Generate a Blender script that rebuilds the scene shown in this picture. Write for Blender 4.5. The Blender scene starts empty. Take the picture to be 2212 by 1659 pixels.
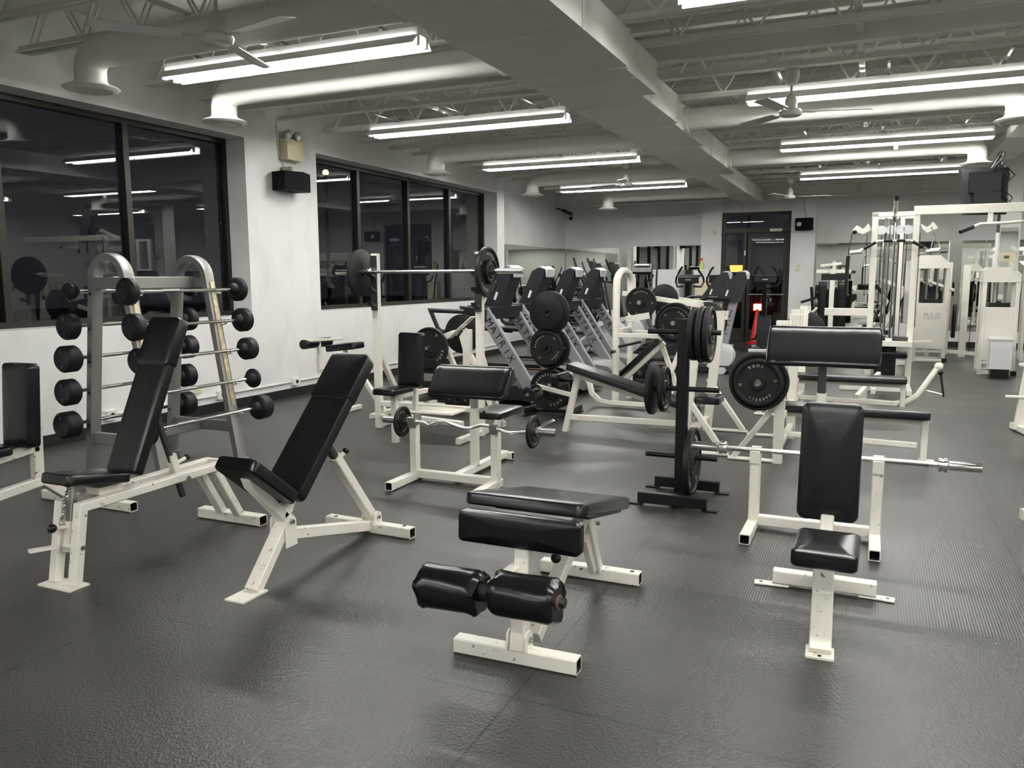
import bpy, bmesh, math, random
from mathutils import Vector, Matrix
V = Vector
PI = math.pi
sc = bpy.context.scene
COL = sc.collection
random.seed(4)

# ------------------------------------------------------------------ camera
cam_d = bpy.data.cameras.new('camera')
cam = bpy.data.objects.new('camera', cam_d)
COL.objects.link(cam)
cam_d.sensor_fit = 'HORIZONTAL'
cam_d.sensor_width = 36.0
cam_d.lens = 1738.54 / 2212 * 36
cam_d.clip_start = 0.05
cam_d.clip_end = 200
_p, _r, _y = math.radians(7.5536), math.radians(-0.2277), math.radians(24.1113)
_f = V((-math.sin(_y) * math.cos(_p), math.cos(_y) * math.cos(_p), -math.sin(_p)))
_r0 = V((math.cos(_y), math.sin(_y), 0))
_u0 = _r0.cross(_f)
_rt = _r0 * math.cos(_r) + _u0 * math.sin(_r)
_up = -_r0 * math.sin(_r) + _u0 * math.cos(_r)
_m = Matrix((_rt, _up, -_f)).transposed().to_4x4()
_m.translation = V((0, 0, 1.46))
cam.matrix_world = _m
sc.camera = cam

# ------------------------------------------------------------------ world, exposure
w = bpy.data.worlds.new('night'); sc.world = w
w.use_nodes = True
w.node_tree.nodes['Background'].inputs[0].default_value = (0.010, 0.011, 0.014, 1)
w.node_tree.nodes['Background'].inputs[1].default_value = 0.35
TUBE = 26.0            # strength of the fluorescent tubes
sc.view_settings.view_transform = 'Standard'
sc.view_settings.look = 'None'
sc.view_settings.gamma = 1
sc.view_settings.use_curve_mapping = False
sc.view_settings.exposure = 1.76
cy = sc.cycles
cy.use_denoising = True
cy.max_bounces = 10
cy.diffuse_bounces = 5
cy.glossy_bounces = 5
cy.transmission_bounces = 8
cy.sample_clamp_indirect = 6
cy.caustics_reflective = False
cy.caustics_refractive = False

# ------------------------------------------------------------------ materials
def mat(name, col, rough=0.5, metal=0.0, spec=0.5, bump=None, spots=None, coat=0.0, vary=0.0):
    m = bpy.data.materials.new(name); m.use_nodes = True
    nt = m.node_tree; N = nt.nodes; L = nt.links
    b = N['Principled BSDF']
    b.inputs['Base Color'].default_value = (*col, 1)
    b.inputs['Roughness'].default_value = rough
    b.inputs['Metallic'].default_value = metal
    b.inputs['Specular IOR Level'].default_value = spec
    if coat: b.inputs['Coat Weight'].default_value = coat; b.inputs['Coat Roughness'].default_value = 0.2
    tc = N.new('ShaderNodeTexCoord')
    out = None
    if vary:
        n = N.new('ShaderNodeTexNoise'); n.inputs['Scale'].default_value = 3.0; n.inputs['Detail'].default_value = 6
        L.new(tc.outputs['Object'], n.inputs['Vector'])
        r = N.new('ShaderNodeMapRange'); r.inputs[1].default_value = 0.3; r.inputs[2].default_value = 0.7
        r.inputs[3].default_value = 1 - vary; r.inputs[4].default_value = 1 + vary * 0.3
        L.new(n.outputs['Fac'], r.inputs[0])
        mx = N.new('ShaderNodeMix'); mx.data_type = 'RGBA'; mx.blend_type = 'MULTIPLY'; mx.inputs[0].default_value = 1
        mx.inputs[6].default_value = (*col, 1)
        L.new(r.outputs[0], mx.inputs[7]); out = mx.outputs[2]
    if spots:                       # (colour, scale, threshold) chips and scuffs
        c2, s, th = spots
        n = N.new('ShaderNodeTexNoise'); n.inputs['Scale'].default_value = s; n.inputs['Detail'].default_value = 5
        n.inputs['Roughness'].default_value = 0.7
        L.new(tc.outputs['Object'], n.inputs['Vector'])
        r = N.new('ShaderNodeMapRange'); r.inputs[1].default_value = th; r.inputs[2].default_value = th + 0.025
        L.new(n.outputs['Fac'], r.inputs[0])
        mx = N.new('ShaderNodeMix'); mx.data_type = 'RGBA'
        L.new(r.outputs[0], mx.inputs[0])
        if out: L.new(out, mx.inputs[6])
        else: mx.inputs[6].default_value = (*col, 1)
        mx.inputs[7].default_value = (*c2, 1); out = mx.outputs[2]
    if out: L.new(out, b.inputs['Base Color'])
    if bump:                        # (scale, strength)
        n = N.new('ShaderNodeTexNoise'); n.inputs['Scale'].default_value = bump[0]; n.inputs['Detail'].default_value = 4
        L.new(tc.outputs['Object'], n.inputs['Vector'])
        bp = N.new('ShaderNodeBump'); bp.inputs['Strength'].default_value = bump[1]; bp.inputs['Distance'].default_value = 0.01
        L.new(n.outputs['Fac'], bp.inputs['Height']); L.new(bp.outputs[0], b.inputs['Normal'])
    return m

def emit(name, col, s):
    m = bpy.data.materials.new(name); m.use_nodes = True
    nt = m.node_tree; nt.nodes.clear()
    e = nt.nodes.new('ShaderNodeEmission'); o = nt.nodes.new('ShaderNodeOutputMaterial')
    e.inputs[0].default_value = (*col, 1); e.inputs[1].default_value = s
    nt.links.new(e.outputs[0], o.inputs[0])
    return m

WHITE = mat('cream_painted_steel', (0.80, 0.775, 0.69), 0.38, spots=((0.16, 0.12, 0.08), 26, 0.685), vary=0.06)
WORN = mat('scuffed_cream_steel', (0.80, 0.775, 0.69), 0.42, spots=((0.13, 0.10, 0.07), 34, 0.63), vary=0.10)
VINYL = mat('black_vinyl', (0.0035, 0.0037, 0.0045), 0.24, spec=0.36, bump=(9, 0.16))
VINYLM = mat('worn_black_vinyl', (0.006, 0.006, 0.0065), 0.30, spec=0.36, bump=(16, 0.16))
IRON = mat('black_cast_iron', (0.010, 0.010, 0.010), 0.48, spec=0.24, bump=(120, 0.15))
IRONL = mat('rubbed_iron_letters', (0.42, 0.40, 0.37), 0.5, 0.2)
RUBBER = mat('black_rubber', (0.008, 0.008, 0.0085), 0.5, spec=0.3)
CHROME = mat('chrome', (0.72, 0.71, 0.68), 0.16, 1.0)
STEEL = mat('brushed_steel', (0.36, 0.355, 0.34), 0.36, 1.0)
DSTEEL = mat('dark_steel', (0.10, 0.10, 0.10), 0.35, 0.9)
GREY = mat('grey_powder_coat', (0.27, 0.265, 0.255), 0.42, 0.55)
SILVER = mat('silver_treadmill_paint', (0.30, 0.31, 0.325), 0.4, 0.35)
SILVERL = mat('light_silver_plastic', (0.62, 0.63, 0.64), 0.38, 0.1)
PLASTIC = mat('charcoal_plastic', (0.012, 0.0125, 0.016), 0.4, spec=.4)
BLACK = mat('black_powder_coat', (0.0035, 0.0035, 0.0035), 0.35, spec=.35)
DBELT = mat('treadmill_belt', (0.03, 0.03, 0.03), 0.7)
ORANGE = mat('orange_stripe', (0.75, 0.30, 0.05), 0.5)
WORNTAPE = mat('worn_clear_guard', (0.42, 0.37, 0.25), 0.3, 0.4, spots=((0.6, 0.5, 0.32), 18, 0.52))
DUCT = mat('painted_sheet_metal', (0.78, 0.765, 0.72), 0.5, bump=(3, 0.15))
JOIST = mat('painted_joist_steel', (0.76, 0.745, 0.70), 0.5)
IVORY = mat('ivory_plastic', (0.72, 0.66, 0.46), 0.5)
REFL = mat('white_enamel_reflector', (0.85, 0.85, 0.82), 0.4)
TUBEM = emit('fluorescent_tube_glow', (1.0, 0.985, 0.95), TUBE)
FRAMEM = mat('bronze_aluminium', (0.018, 0.015, 0.011), 0.4, 0.3)
MATTE = mat('matte_black_grille', (0.004, 0.004, 0.005), 0.75, spec=0.15)
HOLLOW = mat('shaded_tube_inside', (0.012, 0.009, 0.007), 0.8)  # dark colour stands in for the shade inside open tube ends
RED = mat('red_plastic', (0.5, 0.02, 0.02), 0.4)
PAPER = mat('white_paper', (0.75, 0.75, 0.72), 0.7)
INK = mat('grey_ink', (0.12, 0.12, 0.12), 0.7)
REFRIG = mat('white_appliance', (0.72, 0.72, 0.73), 0.35)

def glass(name, tint=(0.80, 0.82, 0.80)):
    m = bpy.data.materials.new(name); m.use_nodes = True
    b = m.node_tree.nodes['Principled BSDF']
    b.inputs['Base Color'].default_value = (*tint, 1)
    b.inputs['Roughness'].default_value = 0.0
    b.inputs['Transmission Weight'].default_value = 1.0
    b.inputs['IOR'].default_value = 1.52
    return m
GLASS = glass('window_glass')
MIRROR = mat('mirror_silver', (0.80, 0.84, 0.79), 0.015, 1.0)

def floor_mat():
    m = bpy.data.materials.new('ribbed_rubber_matting'); m.use_nodes = True
    nt = m.node_tree; N = nt.nodes; L = nt.links; b = N['Principled BSDF']
    tc = N.new('ShaderNodeTexCoord'); sp = N.new('ShaderNodeSeparateXYZ'); L.new(tc.outputs['Object'], sp.inputs[0])
    def mth(op, a, c=None, d=None):
        n = N.new('ShaderNodeMath'); n.operation = op
        for i, v in enumerate((a, c, d)):
            if v is None: continue
            if isinstance(v, (int, float)): n.inputs[i].default_value = v
            else: L.new(v, n.inputs[i])
        return n.outputs[0]
    def seam(s, off, per):
        a = mth('PINGPONG', mth('SUBTRACT', s, off), per / 2)      # 0 at the seam
        return mth('LESS_THAN', a, 0.005)
    sm = mth('MAXIMUM', seam(sp.outputs[0], -1.085, 1.815), seam(sp.outputs[1], 2.418, 1.208))
    nz = N.new('ShaderNodeTexNoise'); nz.inputs['Scale'].default_value = 0.9; nz.inputs['Detail'].default_value = 8
    L.new(tc.outputs['Object'], nz.inputs['Vector'])
    cr = N.new('ShaderNodeValToRGB')
    cr.color_ramp.elements[0].position = 0.3; cr.color_ramp.elements[0].color = (0.0225, 0.0212, 0.0200, 1)
    cr.color_ramp.elements[1].position = 0.75; cr.color_ramp.elements[1].color = (0.040, 0.0378, 0.0355, 1)
    L.new(nz.outputs['Fac'], cr.inputs[0])
    # pale crumbs of chalk
    vo = N.new('ShaderNodeTexVoronoi'); vo.inputs['Scale'].default_value = 2.6; vo.inputs['Randomness'].default_value = 1
    L.new(tc.outputs['Object'], vo.inputs['Vector'])
    crumb = mth('LESS_THAN', vo.outputs['Distance'], 0.011)
    mx = N.new('ShaderNodeMix'); mx.data_type = 'RGBA'; L.new(crumb, mx.inputs[0]); L.new(cr.outputs[0], mx.inputs[6])
    mx.inputs[7].default_value = (0.5, 0.5, 0.48, 1)
    mx2 = N.new('ShaderNodeMix'); mx2.data_type = 'RGBA'; L.new(sm, mx2.inputs[0]); L.new(mx.outputs[2], mx2.inputs[6])
    mx2.inputs[7].default_value = (0.008, 0.008, 0.008, 1)
    L.new(mx2.outputs[2], b.inputs['Base Color'])
    b.inputs['Specular IOR Level'].default_value = 0.45
    rr = N.new('ShaderNodeMapRange'); L.new(nz.outputs['Fac'], rr.inputs[0])
    rr.inputs[1].default_value = 0.3; rr.inputs[2].default_value = 0.7; rr.inputs[3].default_value = 0.34; rr.inputs[4].default_value = 0.46
    L.new(rr.outputs[0], b.inputs['Roughness'])
    # pebble pattern on the first mats, ribs on the mats further in
    pv = N.new('ShaderNodeTexVoronoi'); pv.feature = 'SMOOTH_F1'; pv.inputs['Scale'].default_value = 105; pv.inputs['Smoothness'].default_value = 0.4
    L.new(tc.outputs['Object'], pv.inputs['Vector'])
    rib = mth('PINGPONG', sp.outputs[0], 0.006)
    ribh = mth('MULTIPLY', rib, 60.0)
    far = mth('GREATER_THAN', sp.outputs[1], 3.626)
    hmix = N.new('ShaderNodeMix'); hmix.data_type = 'FLOAT'
    L.new(far, hmix.inputs[0]); L.new(pv.outputs['Distance'], hmix.inputs[2]); L.new(ribh, hmix.inputs[3])
    h = mth('SUBTRACT', hmix.outputs[0], mth('MULTIPLY', sm, 1.5))
    bp = N.new('ShaderNodeBump'); bp.inputs['Strength'].default_value = 0.55; bp.inputs['Distance'].default_value = 0.0026
    L.new(h, bp.inputs['Height']); L.new(bp.outputs[0], b.inputs['Normal'])
    return m
FLOOR = floor_mat()

def wall_mat():
    m = bpy.data.materials.new('white_wall_paint'); m.use_nodes = True
    nt = m.node_tree; N = nt.nodes; L = nt.links; b = N['Principled BSDF']
    tc = N.new('ShaderNodeTexCoord')
    mp = N.new('ShaderNodeMapping'); mp.inputs['Scale'].default_value = (1.0, 1.6, 0.9); L.new(tc.outputs['Object'], mp.inputs[0])
    n = N.new('ShaderNodeTexNoise'); n.inputs['Scale'].default_value = 2.2; n.inputs['Detail'].default_value = 7
    L.new(mp.outputs[0], n.inputs['Vector'])
    cr = N.new('ShaderNodeValToRGB')
    cr.color_ramp.elements[0].position = 0.28; cr.color_ramp.elements[0].color = (0.74, 0.73, 0.695, 1)
    cr.color_ramp.elements[1].position = 0.52; cr.color_ramp.elements[1].color = (0.80, 0.80, 0.785, 1)
    L.new(n.outputs['Fac'], cr.inputs[0]); L.new(cr.outputs[0], b.inputs['Base Color'])
    b.inputs['Roughness'].default_value = 0.6
    return m
WALL = wall_mat()
BACKWALL = mat('dimmed_back_wall', (0.30, 0.30, 0.29), 0.7)  # unseen wall, greyed to dim its reflection in the door glass and its fill
BASEB = mat('black_vinyl_baseboard', (0.012, 0.012, 0.012), 0.35)
DECK = mat('painted_roof_deck', (0.74, 0.725, 0.68), 0.6)

# ------------------------------------------------------------------ mesh builder
PENDING = []
def nrm(v): v = V(v); v.normalize(); return v
class MB:
    def __init__(s, name, m, parent=None):
        s.name, s.m, s.parent = name, m, parent
        s.v, s.f = [], []
        s.ob = bpy.data.objects.new(name, bpy.data.meshes.new(name))
        COL.objects.link(s.ob)
        if parent is not None: s.ob.parent = parent
        PENDING.append(s)
    def ring(s, pts):
        i = len(s.v); s.v.extend([tuple(p) for p in pts]); return list(range(i, i + len(pts)))
    def skin(s, a, b):
        n = len(a)
        for i in range(n): s.f.append((a[i], a[(i + 1) % n], b[(i + 1) % n], b[i]))
    def cap(s, a, flip=False): s.f.append(tuple(reversed(a)) if flip else tuple(a))
    def frame(s, d, up):
        d = nrm(d); up = V(up)
        if abs(d.dot(nrm(up))) > 0.98: up = V((0, 1, 0)) if abs(d.y) < 0.9 else V((1, 0, 0))
        sd = nrm(d.cross(up)); u = sd.cross(d); return d, sd, u
    def sect(s, w, h, c):
        a, b = w / 2, h / 2
        return [(a, b - c), (a - c, b), (-a + c, b), (-a, b - c), (-a, -b + c), (-a + c, -b), (a - c, -b), (a, -b + c)]
    def sweep(s, path, sec, up=(0, 0, 1), closed=False, opens=False, taper=None):
        P = [V(p) for p in path]
        d0 = P[1] - P[0]; d, sd, u = s.frame(d0, up)
        pts = [P[0] + sd * x + u * y for x, y in sec]
        r = s.ring(pts); first = r; rings = [r]
        for i in range(1, len(P)):
            din = nrm(P[i] - P[i - 1])
            dout = nrm(P[i + 1] - P[i]) if i + 1 < len(P) else din
            n = nrm(din + dout)
            den = max(0.2, n.dot(din))
            pts = [p + din * ((P[i] - p).dot(n) / den) for p in pts]
            nr = s.ring(pts); s.skin(r, nr); r = nr; rings.append(r)
        if opens:
            for rr, cpt, dr in ((first, P[0], nrm(P[1] - P[0])), (r, P[-1], nrm(P[-2] - P[-1]))):
                ip = [cpt + (V(s.v[k]) - cpt) * 0.82 for k in rr]
                i1 = s.ring(ip); i2 = s.ring([p + dr * 0.12 for p in ip])
                fl = rr is first
                s.skin(i1, rr) if fl else s.skin(rr, i1)
                s.skin(i2, i1) if fl else s.skin(i1, i2)
                s.dark = getattr(s, 'dark', []) + list(range(len(s.f) - len(i2), len(s.f)))
                s.cap(i2, fl); s.dark.append(len(s.f) - 1)
        else:
            s.cap(first, True); s.cap(r)
        return s
    def b(s, p, q, w=0.05, h=0.05, c=0.005, up=(0, 0, 1), opens=False):
        return s.sweep([p, q], s.sect(w, h, min(c, w * 0.3, h * 0.3)), up, opens=opens)
    def path(s, pts, w=0.05, h=0.05, c=0.005, up=(0, 0, 1), opens=False):
        return s.sweep(pts, s.sect(w, h, min(c, w * 0.3, h * 0.3)), up, opens=opens)
    def circ(s, r, n): return [(r * math.cos(2 * PI * i / n), r * math.sin(2 * PI * i / n)) for i in range(n)]
    def c(s, p, q, r, n=14, up=(0, 0, 1)): return s.sweep([p, q], s.circ(r, n), up)
    def pipe(s, pts, r, n=10, up=(0, 0, 1)): return s.sweep(pts, s.circ(r, n), up)
    def ball(s, c, r, n=12):
        c = V(c); k = n // 2
        rr = []
        for j in range(1, k):
            t = PI * j / k
            rr.append(s.ring([c + V((r * math.sin(t) * math.cos(2 * PI * i / n), r * math.sin(t) * math.sin(2 * PI * i / n), -r * math.cos(t))) for i in range(n)]))
        for a, b2 in zip(rr, rr[1:]): s.skin(a, b2)
        s.cap(rr[0], True); s.cap(rr[-1]); return s
    def lathe(s, c, ax, prof, n=32, up=(0, 0, 1)):   # prof: (radius, offset along axis)
        c = V(c); d, sd, u = s.frame(ax, up); last = None
        for i, (r, t) in enumerate(prof):
            nr = s.ring([c + d * t + sd * (r * x) + u * (r * y) for x, y in s.circ(1, n)])
            if last: s.skin(last, nr)
            else: f0 = nr
            last = nr
        s.cap(f0, True); s.cap(last); return s
    def box(s, lo, hi, c=0.0):
        lo, hi = V(lo), V(hi); m_ = (lo + hi) / 2; dz = hi.z - lo.z
        return s.sweep([(m_.x, m_.y, lo.z), (m_.x, m_.y, hi.z)], s.sect(abs(hi.x - lo.x), abs(hi.y - lo.y), c) if c else
                       [((hi.x - lo.x) / 2, (hi.y - lo.y) / 2), (-(hi.x - lo.x) / 2, (hi.y - lo.y) / 2), (-(hi.x - lo.x) / 2, -(hi.y - lo.y) / 2), ((hi.x - lo.x) / 2, -(hi.y - lo.y) / 2)], up=(0, 1, 0))
    def quad(s, *p):
        i = len(s.v); s.v.extend([tuple(x) for x in p]); s.f.append(tuple(range(i, i + len(p)))); return s
    def prism(s, poly, d):          # polygon (3-D points) extruded along d
        a = s.ring([V(p) for p in poly]); b2 = s.ring([V(p) + V(d) for p in poly])
        s.skin(a, b2); s.cap(a, True); s.cap(b2); return s
    def pad(s, c, ex, ey, L, W, T, r=0.03, crown=0.008, e=0.012, tw=1.0, ne=5):
        # c: centre of the underside; ex along the length L, ey across the width W; tw narrows the +ex end
        c = V(c); ex = nrm(ex); ey = V(ey); ey = nrm(ey - ex * ey.dot(ex)); ez = ex.cross(ey)
        def outline(ins):
            a, b2 = L / 2 - ins, W / 2 - ins; rr = max(0.002, r - ins); o = []
            for qx, qy, a0 in ((1, 1, 0), (-1, 1, 90), (-1, -1, 180), (1, -1, 270)):
                for k in range(ne + 1):
                    t = math.radians(a0 + 90 * k / ne)
                    o.append((qx * (a - rr) + rr * math.cos(t), qy * (b2 - rr) + rr * math.sin(t)))
            return [(x, y * (1 + (tw - 1) * (x / L + 0.5))) for x, y in o]
        lay = [(e * 0.6, 0), (0, e * 0.6), (0, T - e), (e * 0.3, T - e * 0.3), (e, T)]
        last = None; R0 = None
        for ins, z in lay:
            nr = s.ring([c + ex * x + ey * y + ez * z for x, y in outline(ins)])
            if last: s.skin(last, nr)
            else: s.cap(nr, True)
            last = nr
        base = outline(e)
        for k in (0.85, 0.6, 0.3):
            nr = s.ring([c + ex * (x * k) + ey * (y * k) + ez * (T + crown * (1 - k * k)) for x, y in base])
            s.skin(last, nr); last = nr
        s.cap(last); return s
    def glyphs(s, txt, c, right, up, size, depth=0.002, align=0.5):
        c, right, up = V(c), nrm(right), nrm(up); n = right.cross(up)
        gv, gf, wd = glyph(txt)
        i = len(s.v)
        for x, y, z in gv: s.v.append(tuple(c + right * ((x - wd * align) * size) + up * (y * size) + n * (depth if z > 0 else 0)))
        s.f.extend([tuple(i + k for k in f) for f in gf]); return s
    def arc_text(s, txt, c, ax, up, R, size, a0, step, depth=0.002, inward=False):
        # letters round a circle; a0 = angle of the middle of the word (from the right, counter-clockwise seen along -ax)
        c = V(c); n = nrm(ax); up = nrm(up); rt = up.cross(n)
        k = len(txt)
        for i, ch in enumerate(txt):
            if ch == ' ': continue
            o = (i - (k - 1) / 2) * step
            a = math.radians(a0 + o if inward else a0 - o)
            rad = rt * math.cos(a) + up * math.sin(a)
            u2 = -rad if inward else rad
            s.glyphs(ch, c + rad * R, u2.cross(n), u2, size, depth)
        return s
def flush():
    for s in PENDING:
        me = s.ob.data
        off = V((0, 0, 0)); o = s.ob.parent
        while o is not None: off += o.location; o = o.parent
        off += s.ob.location
        me.from_pydata([(x - off.x, y - off.y, z - off.z) for x, y, z in s.v], [], s.f)
        me.materials.append(s.m)
        if getattr(s, 'dark', None):
            me.materials.append(HOLLOW)
            for k in s.dark: me.polygons[k].material_index = 1
        bm = bmesh.new(); bm.from_mesh(me)
        bmesh.ops.recalc_face_normals(bm, faces=bm.faces)
        bm.to_mesh(me); bm.free()
        me.update()
        me.shade_smooth()
        me.set_sharp_from_angle(angle=math.radians(38))
    PENDING.clear()
_G = {}
def glyph(ch):
    if ch in _G: return _G[ch]
    cu = bpy.data.curves.new('g', 'FONT'); cu.body = ch; cu.size = 1.0; cu.extrude = 0.01; cu.resolution_u = 2
    o = bpy.data.objects.new('g', cu)
    me = bpy.data.meshes.new_from_object(o)
    vs = [tuple(v.co) for v in me.vertices]; fs = [tuple(p.vertices) for p in me.polygons]
    mx = max([v[0] for v in vs] or [0.3]); my = 0.0
    vs = [(x, y - 0.34, z) for x, y, z in vs]
    bpy.data.objects.remove(o); bpy.data.curves.remove(cu); bpy.data.meshes.remove(me)
    _G[ch] = (vs, fs, mx); return _G[ch]

def thing(name, label, cat, loc=(0, 0, 0), group=None):
    o = bpy.data.objects.new(name, None); COL.objects.link(o)
    o.empty_display_size = 0.1
    o.location = loc; o['label'] = label; o['category'] = cat
    if group: o['group'] = group
    return o
def single(name, m, label, cat, loc=(0, 0, 0), group=None):
    s = MB(name, m); s.ob.location = loc
    s.ob['label'] = label; s.ob['category'] = cat
    if group: s.ob['group'] = group
    return s
def struct(name, m):
    s = MB(name, m); s.ob['kind'] = 'structure'; return s
def kids(o): return [c for c in COL.objects if c.parent is o]
def dup(root, loc, rot=(0, 0, 0), label=None, group=None, scale=None):
    flush()
    r = root.copy(); COL.objects.link(r); r.location = loc; r.rotation_euler = rot
    if scale: r.scale = scale
    if label: r['label'] = label
    if group: r['group'] = group
    for ch in kids(root):
        c = ch.copy(); COL.objects.link(c); c.parent = r
        for g in kids(ch):
            d = g.copy(); COL.objects.link(d); d.parent = c
    return r
# ================================================================== THE ROOM
XL, XR, YB, YF = -6.55, 7.0, -6.0, 18.9
ZC = 3.80
struct('floor', FLOOR).box((-7.4, YB - 0.3, -0.08), (XR + 0.2, YF + 0.3, 0))
struct('ceiling', DECK).box((-7.4, YB - 0.3, ZC), (XR + 0.3, YF + 0.3, ZC + 0.1))
# left wall with two deep window recesses
W1, W2 = (1.9, 7.29), (8.57, 13.98)
SILL, HEAD = 1.035, 3.03
wl = struct('wall_left', WALL)
TH = 0.44
wl.box((XL - TH, YB - 0.3, -0.05), (XL, 14.30, SILL))
wl.box((XL - TH, YB - 0.3, HEAD), (XL, 14.30, ZC + 0.05))
for a, b_ in ((YB - 0.3, W1[0]), (W1[1], W2[0]), (W2[1], 14.30)):
    wl.box((XL - TH, a, SILL), (XL, b_, HEAD))
wl.box((-7.3, 14.0, -0.05), (-6.994, YF + 0.3, ZC + 0.05))
wf = struct('wall_far', WALL)
wf.box((-7.3, YF, -0.05), (-3.60, YF + 0.3, ZC + 0.05))
wf.box((-3.62, 18.55, -0.05), (-3.17, YF + 0.3, ZC + 0.05))
wf.box((-1.70, 18.55, -0.05), (-1.20, YF + 0.3, ZC + 0.05))
wf.box((-3.2, 18.62, 2.86), (-1.68, YF + 0.3, ZC + 0.05))
wf.box((-1.22, YF, -0.05), (XR + 0.3, YF + 0.3, ZC + 0.05))
struct('wall_right', WALL).box((XR, YB - 0.3, -0.05), (XR + 0.3, YF + 0.3, ZC + 0.05))
struct('wall_back', BACKWALL).box((-7.3, YB - 0.3, -0.05), (XR + 0.3, YB, ZC + 0.05))
bl = struct('baseboard_left', BASEB)
bl.box((XL, YB, 0), (XL + 0.012, 14.30, 0.105), 0.002)
bl.box((-6.994, 14.3, 0), (-6.98, YF, 0.105), 0.002)
bf = struct('baseboard_far', BASEB)
bf.box((-6.98, YF - 0.012, 0), (-3.63, YF, 0.105)); bf.box((-1.19, YF - 0.012, 0), (XR, YF, 0.105))
bf.box((-3.62, 18.538, 0), (-3.2, 18.55, 0.105)); bf.box((-1.68, 18.538, 0), (-1.2, 18.55, 0.105))
struct('trim_1', WALL).box((XL - 0.001, W1[1] + 0.0, SILL - 0.02), (XL + 0.004, W1[1] + 0.02, SILL), 0.001)
# windows: dark bronze frames, one pane between each pair of mullions
def window(n, y0, y1, mull):
    fr = struct('window_%d' % n, FRAMEM); x = -6.87; t = 0.055
    fr.box((x - 0.05, y0, SILL), (x + 0.05, y1, SILL + t)); fr.box((x - 0.05, y0, HEAD - t), (x + 0.05, y1, HEAD))
    fr.box((x - 0.05, y0, SILL + t), (x + 0.05, y0 + t, HEAD - t)); fr.box((x - 0.05, y1 - t, SILL + t), (x + 0.05, y1, HEAD - t))
    ed = [y0 + t] + mull + [y1 - t]
    for y in mull:
        MB('mullion', FRAMEM, fr.ob).box((x - 0.05, y - 0.035, SILL + t), (x + 0.055, y + 0.035, HEAD - t), 0.004)
    for a, b_ in zip(ed, ed[1:]):
        MB('glass_pane', GLASS, fr.ob).box((x - 0.012, a + 0.02, SILL + t - 0.01), (x - 0.004, b_ - 0.02, HEAD - t + 0.01))
window(1, W1[0], W1[1], [3.26, 4.60, 5.92])
window(2, W2[0], W2[1], [9.87, 11.24, 12.61])
# doors in the far wall
dr = struct('door_1', FRAMEM)
DX0, DX1, DY = -3.17, -1.70, 18.70
dr.box((DX0, DY - 0.06, 0), (DX0 + 0.07, DY + 0.06, 2.86)); dr.box((DX1 - 0.06, DY - 0.06, 0), (DX1, DY + 0.06, 2.86))
dr.box((DX0 + .07, DY - 0.06, 2.80), (DX1 - .06, DY + 0.06, 2.86)); dr.box((DX0 + .07, DY - 0.07, 2.42), (DX1 - .06, DY + 0.07, 2.52))
dr.box((-2.70, DY - 0.06, 0), (-2.63, DY + 0.06, 2.42)); dr.box((DX0 + .07, DY - .05, 0), (-2.70, DY + .05, 0.30))
leaf = MB('door_leaf', FRAMEM, dr.ob)
leaf.box((-2.61, DY - 0.03, 0.02), (-2.53, DY + 0.03, 2.40)); leaf.box((-1.85, DY - 0.03, 0.02), (-1.77, DY + 0.03, 2.40))
leaf.box((-2.53, DY - 0.03, 2.30), (-1.85, DY + 0.03, 2.40)); leaf.box((-2.53, DY - 0.03, 0.02), (-1.85, DY + 0.03, 0.28))
MB('push_bar', STEEL, leaf.ob).c((-2.56, DY - 0.09, 1.06), (-1.80, DY - 0.09, 1.06), 0.016)
MB('door_closer', STEEL, leaf.ob).box((-2.15, DY - 0.12, 2.43), (-1.88, DY - 0.04, 2.49), 0.01)
for a, b_, z0, z1 in ((DX0 + .07, DX1 - .06, 2.52, 2.80), (DX0 + .07, -2.70, .30, 2.42), (-2.53, -1.85, .28, 2.30)):
    MB('glass_pane', GLASS, dr.ob).box((a, DY - .004, z0), (b_, DY + .004, z1))
MB('sticker', PAPER, dr.ob).box((-2.675, DY - .064, 1.92), (-2.645, DY - .060, 2.03))
struct('ground', mat('dark_asphalt', (0.02, 0.02, 0.02), 0.8)).box((-40, -20, -0.3), (30, 60, -0.09))

# mirrors
def mirror(label, lo, hi, tag='wall_mirror'):
    single(tag, MIRROR, label, 'mirror', ((lo[0] + hi[0]) / 2, (lo[1] + hi[1]) / 2, lo[2])).box(lo, hi)
mirror('tall mirror on the short side wall beyond the last window', (-6.994, 14.45, 0.33), (-6.984, 16.9, 2.14))
mirror('mirror on the side wall, the one ending in the far left corner', (-6.994, 16.91, 0.33), (-6.984, 18.88, 2.14))
mirror('wide mirror on the far wall, leftmost one beside the corner', (-6.97, 18.886, 0.33), (-5.43, 18.896, 2.15))
mirror('mirror on the far wall between two white strips', (-5.33, 18.886, 0.33), (-4.32, 18.896, 2.17))
mirror('narrow mirror on the far wall just left of the white door pillar', (-4.26, 18.886, 0.33), (-3.64, 18.896, 2.17))
mirror('mirror on the far wall right of the door pillar, behind the cable tower', (-1.19, 18.886, 0.33), (0.45, 18.896, 2.16))
mirror('mirror on the far wall behind the cream weight stack machine', (0.46, 18.886, 0.33), (2.0, 18.896, 2.16))
mirror('mirror on the far wall at the right edge of the view', (2.02, 18.886, 0.33), (3.9, 18.896, 2.16))
mirror('large mirror on the right wall', (XR - 0.012, 4.0, 0.33), (XR - 0.002, 14.0, 2.16))

# free-standing column with the television
cl = struct('trim_2', WALL); cl.box((1.68, 14.3, 0), (1.96, 14.65, ZC))
mirror('narrow mirror strip on the white column under the thermostat', (1.71, 14.288, 0.3), (1.93, 14.298, 2.17))

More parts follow.
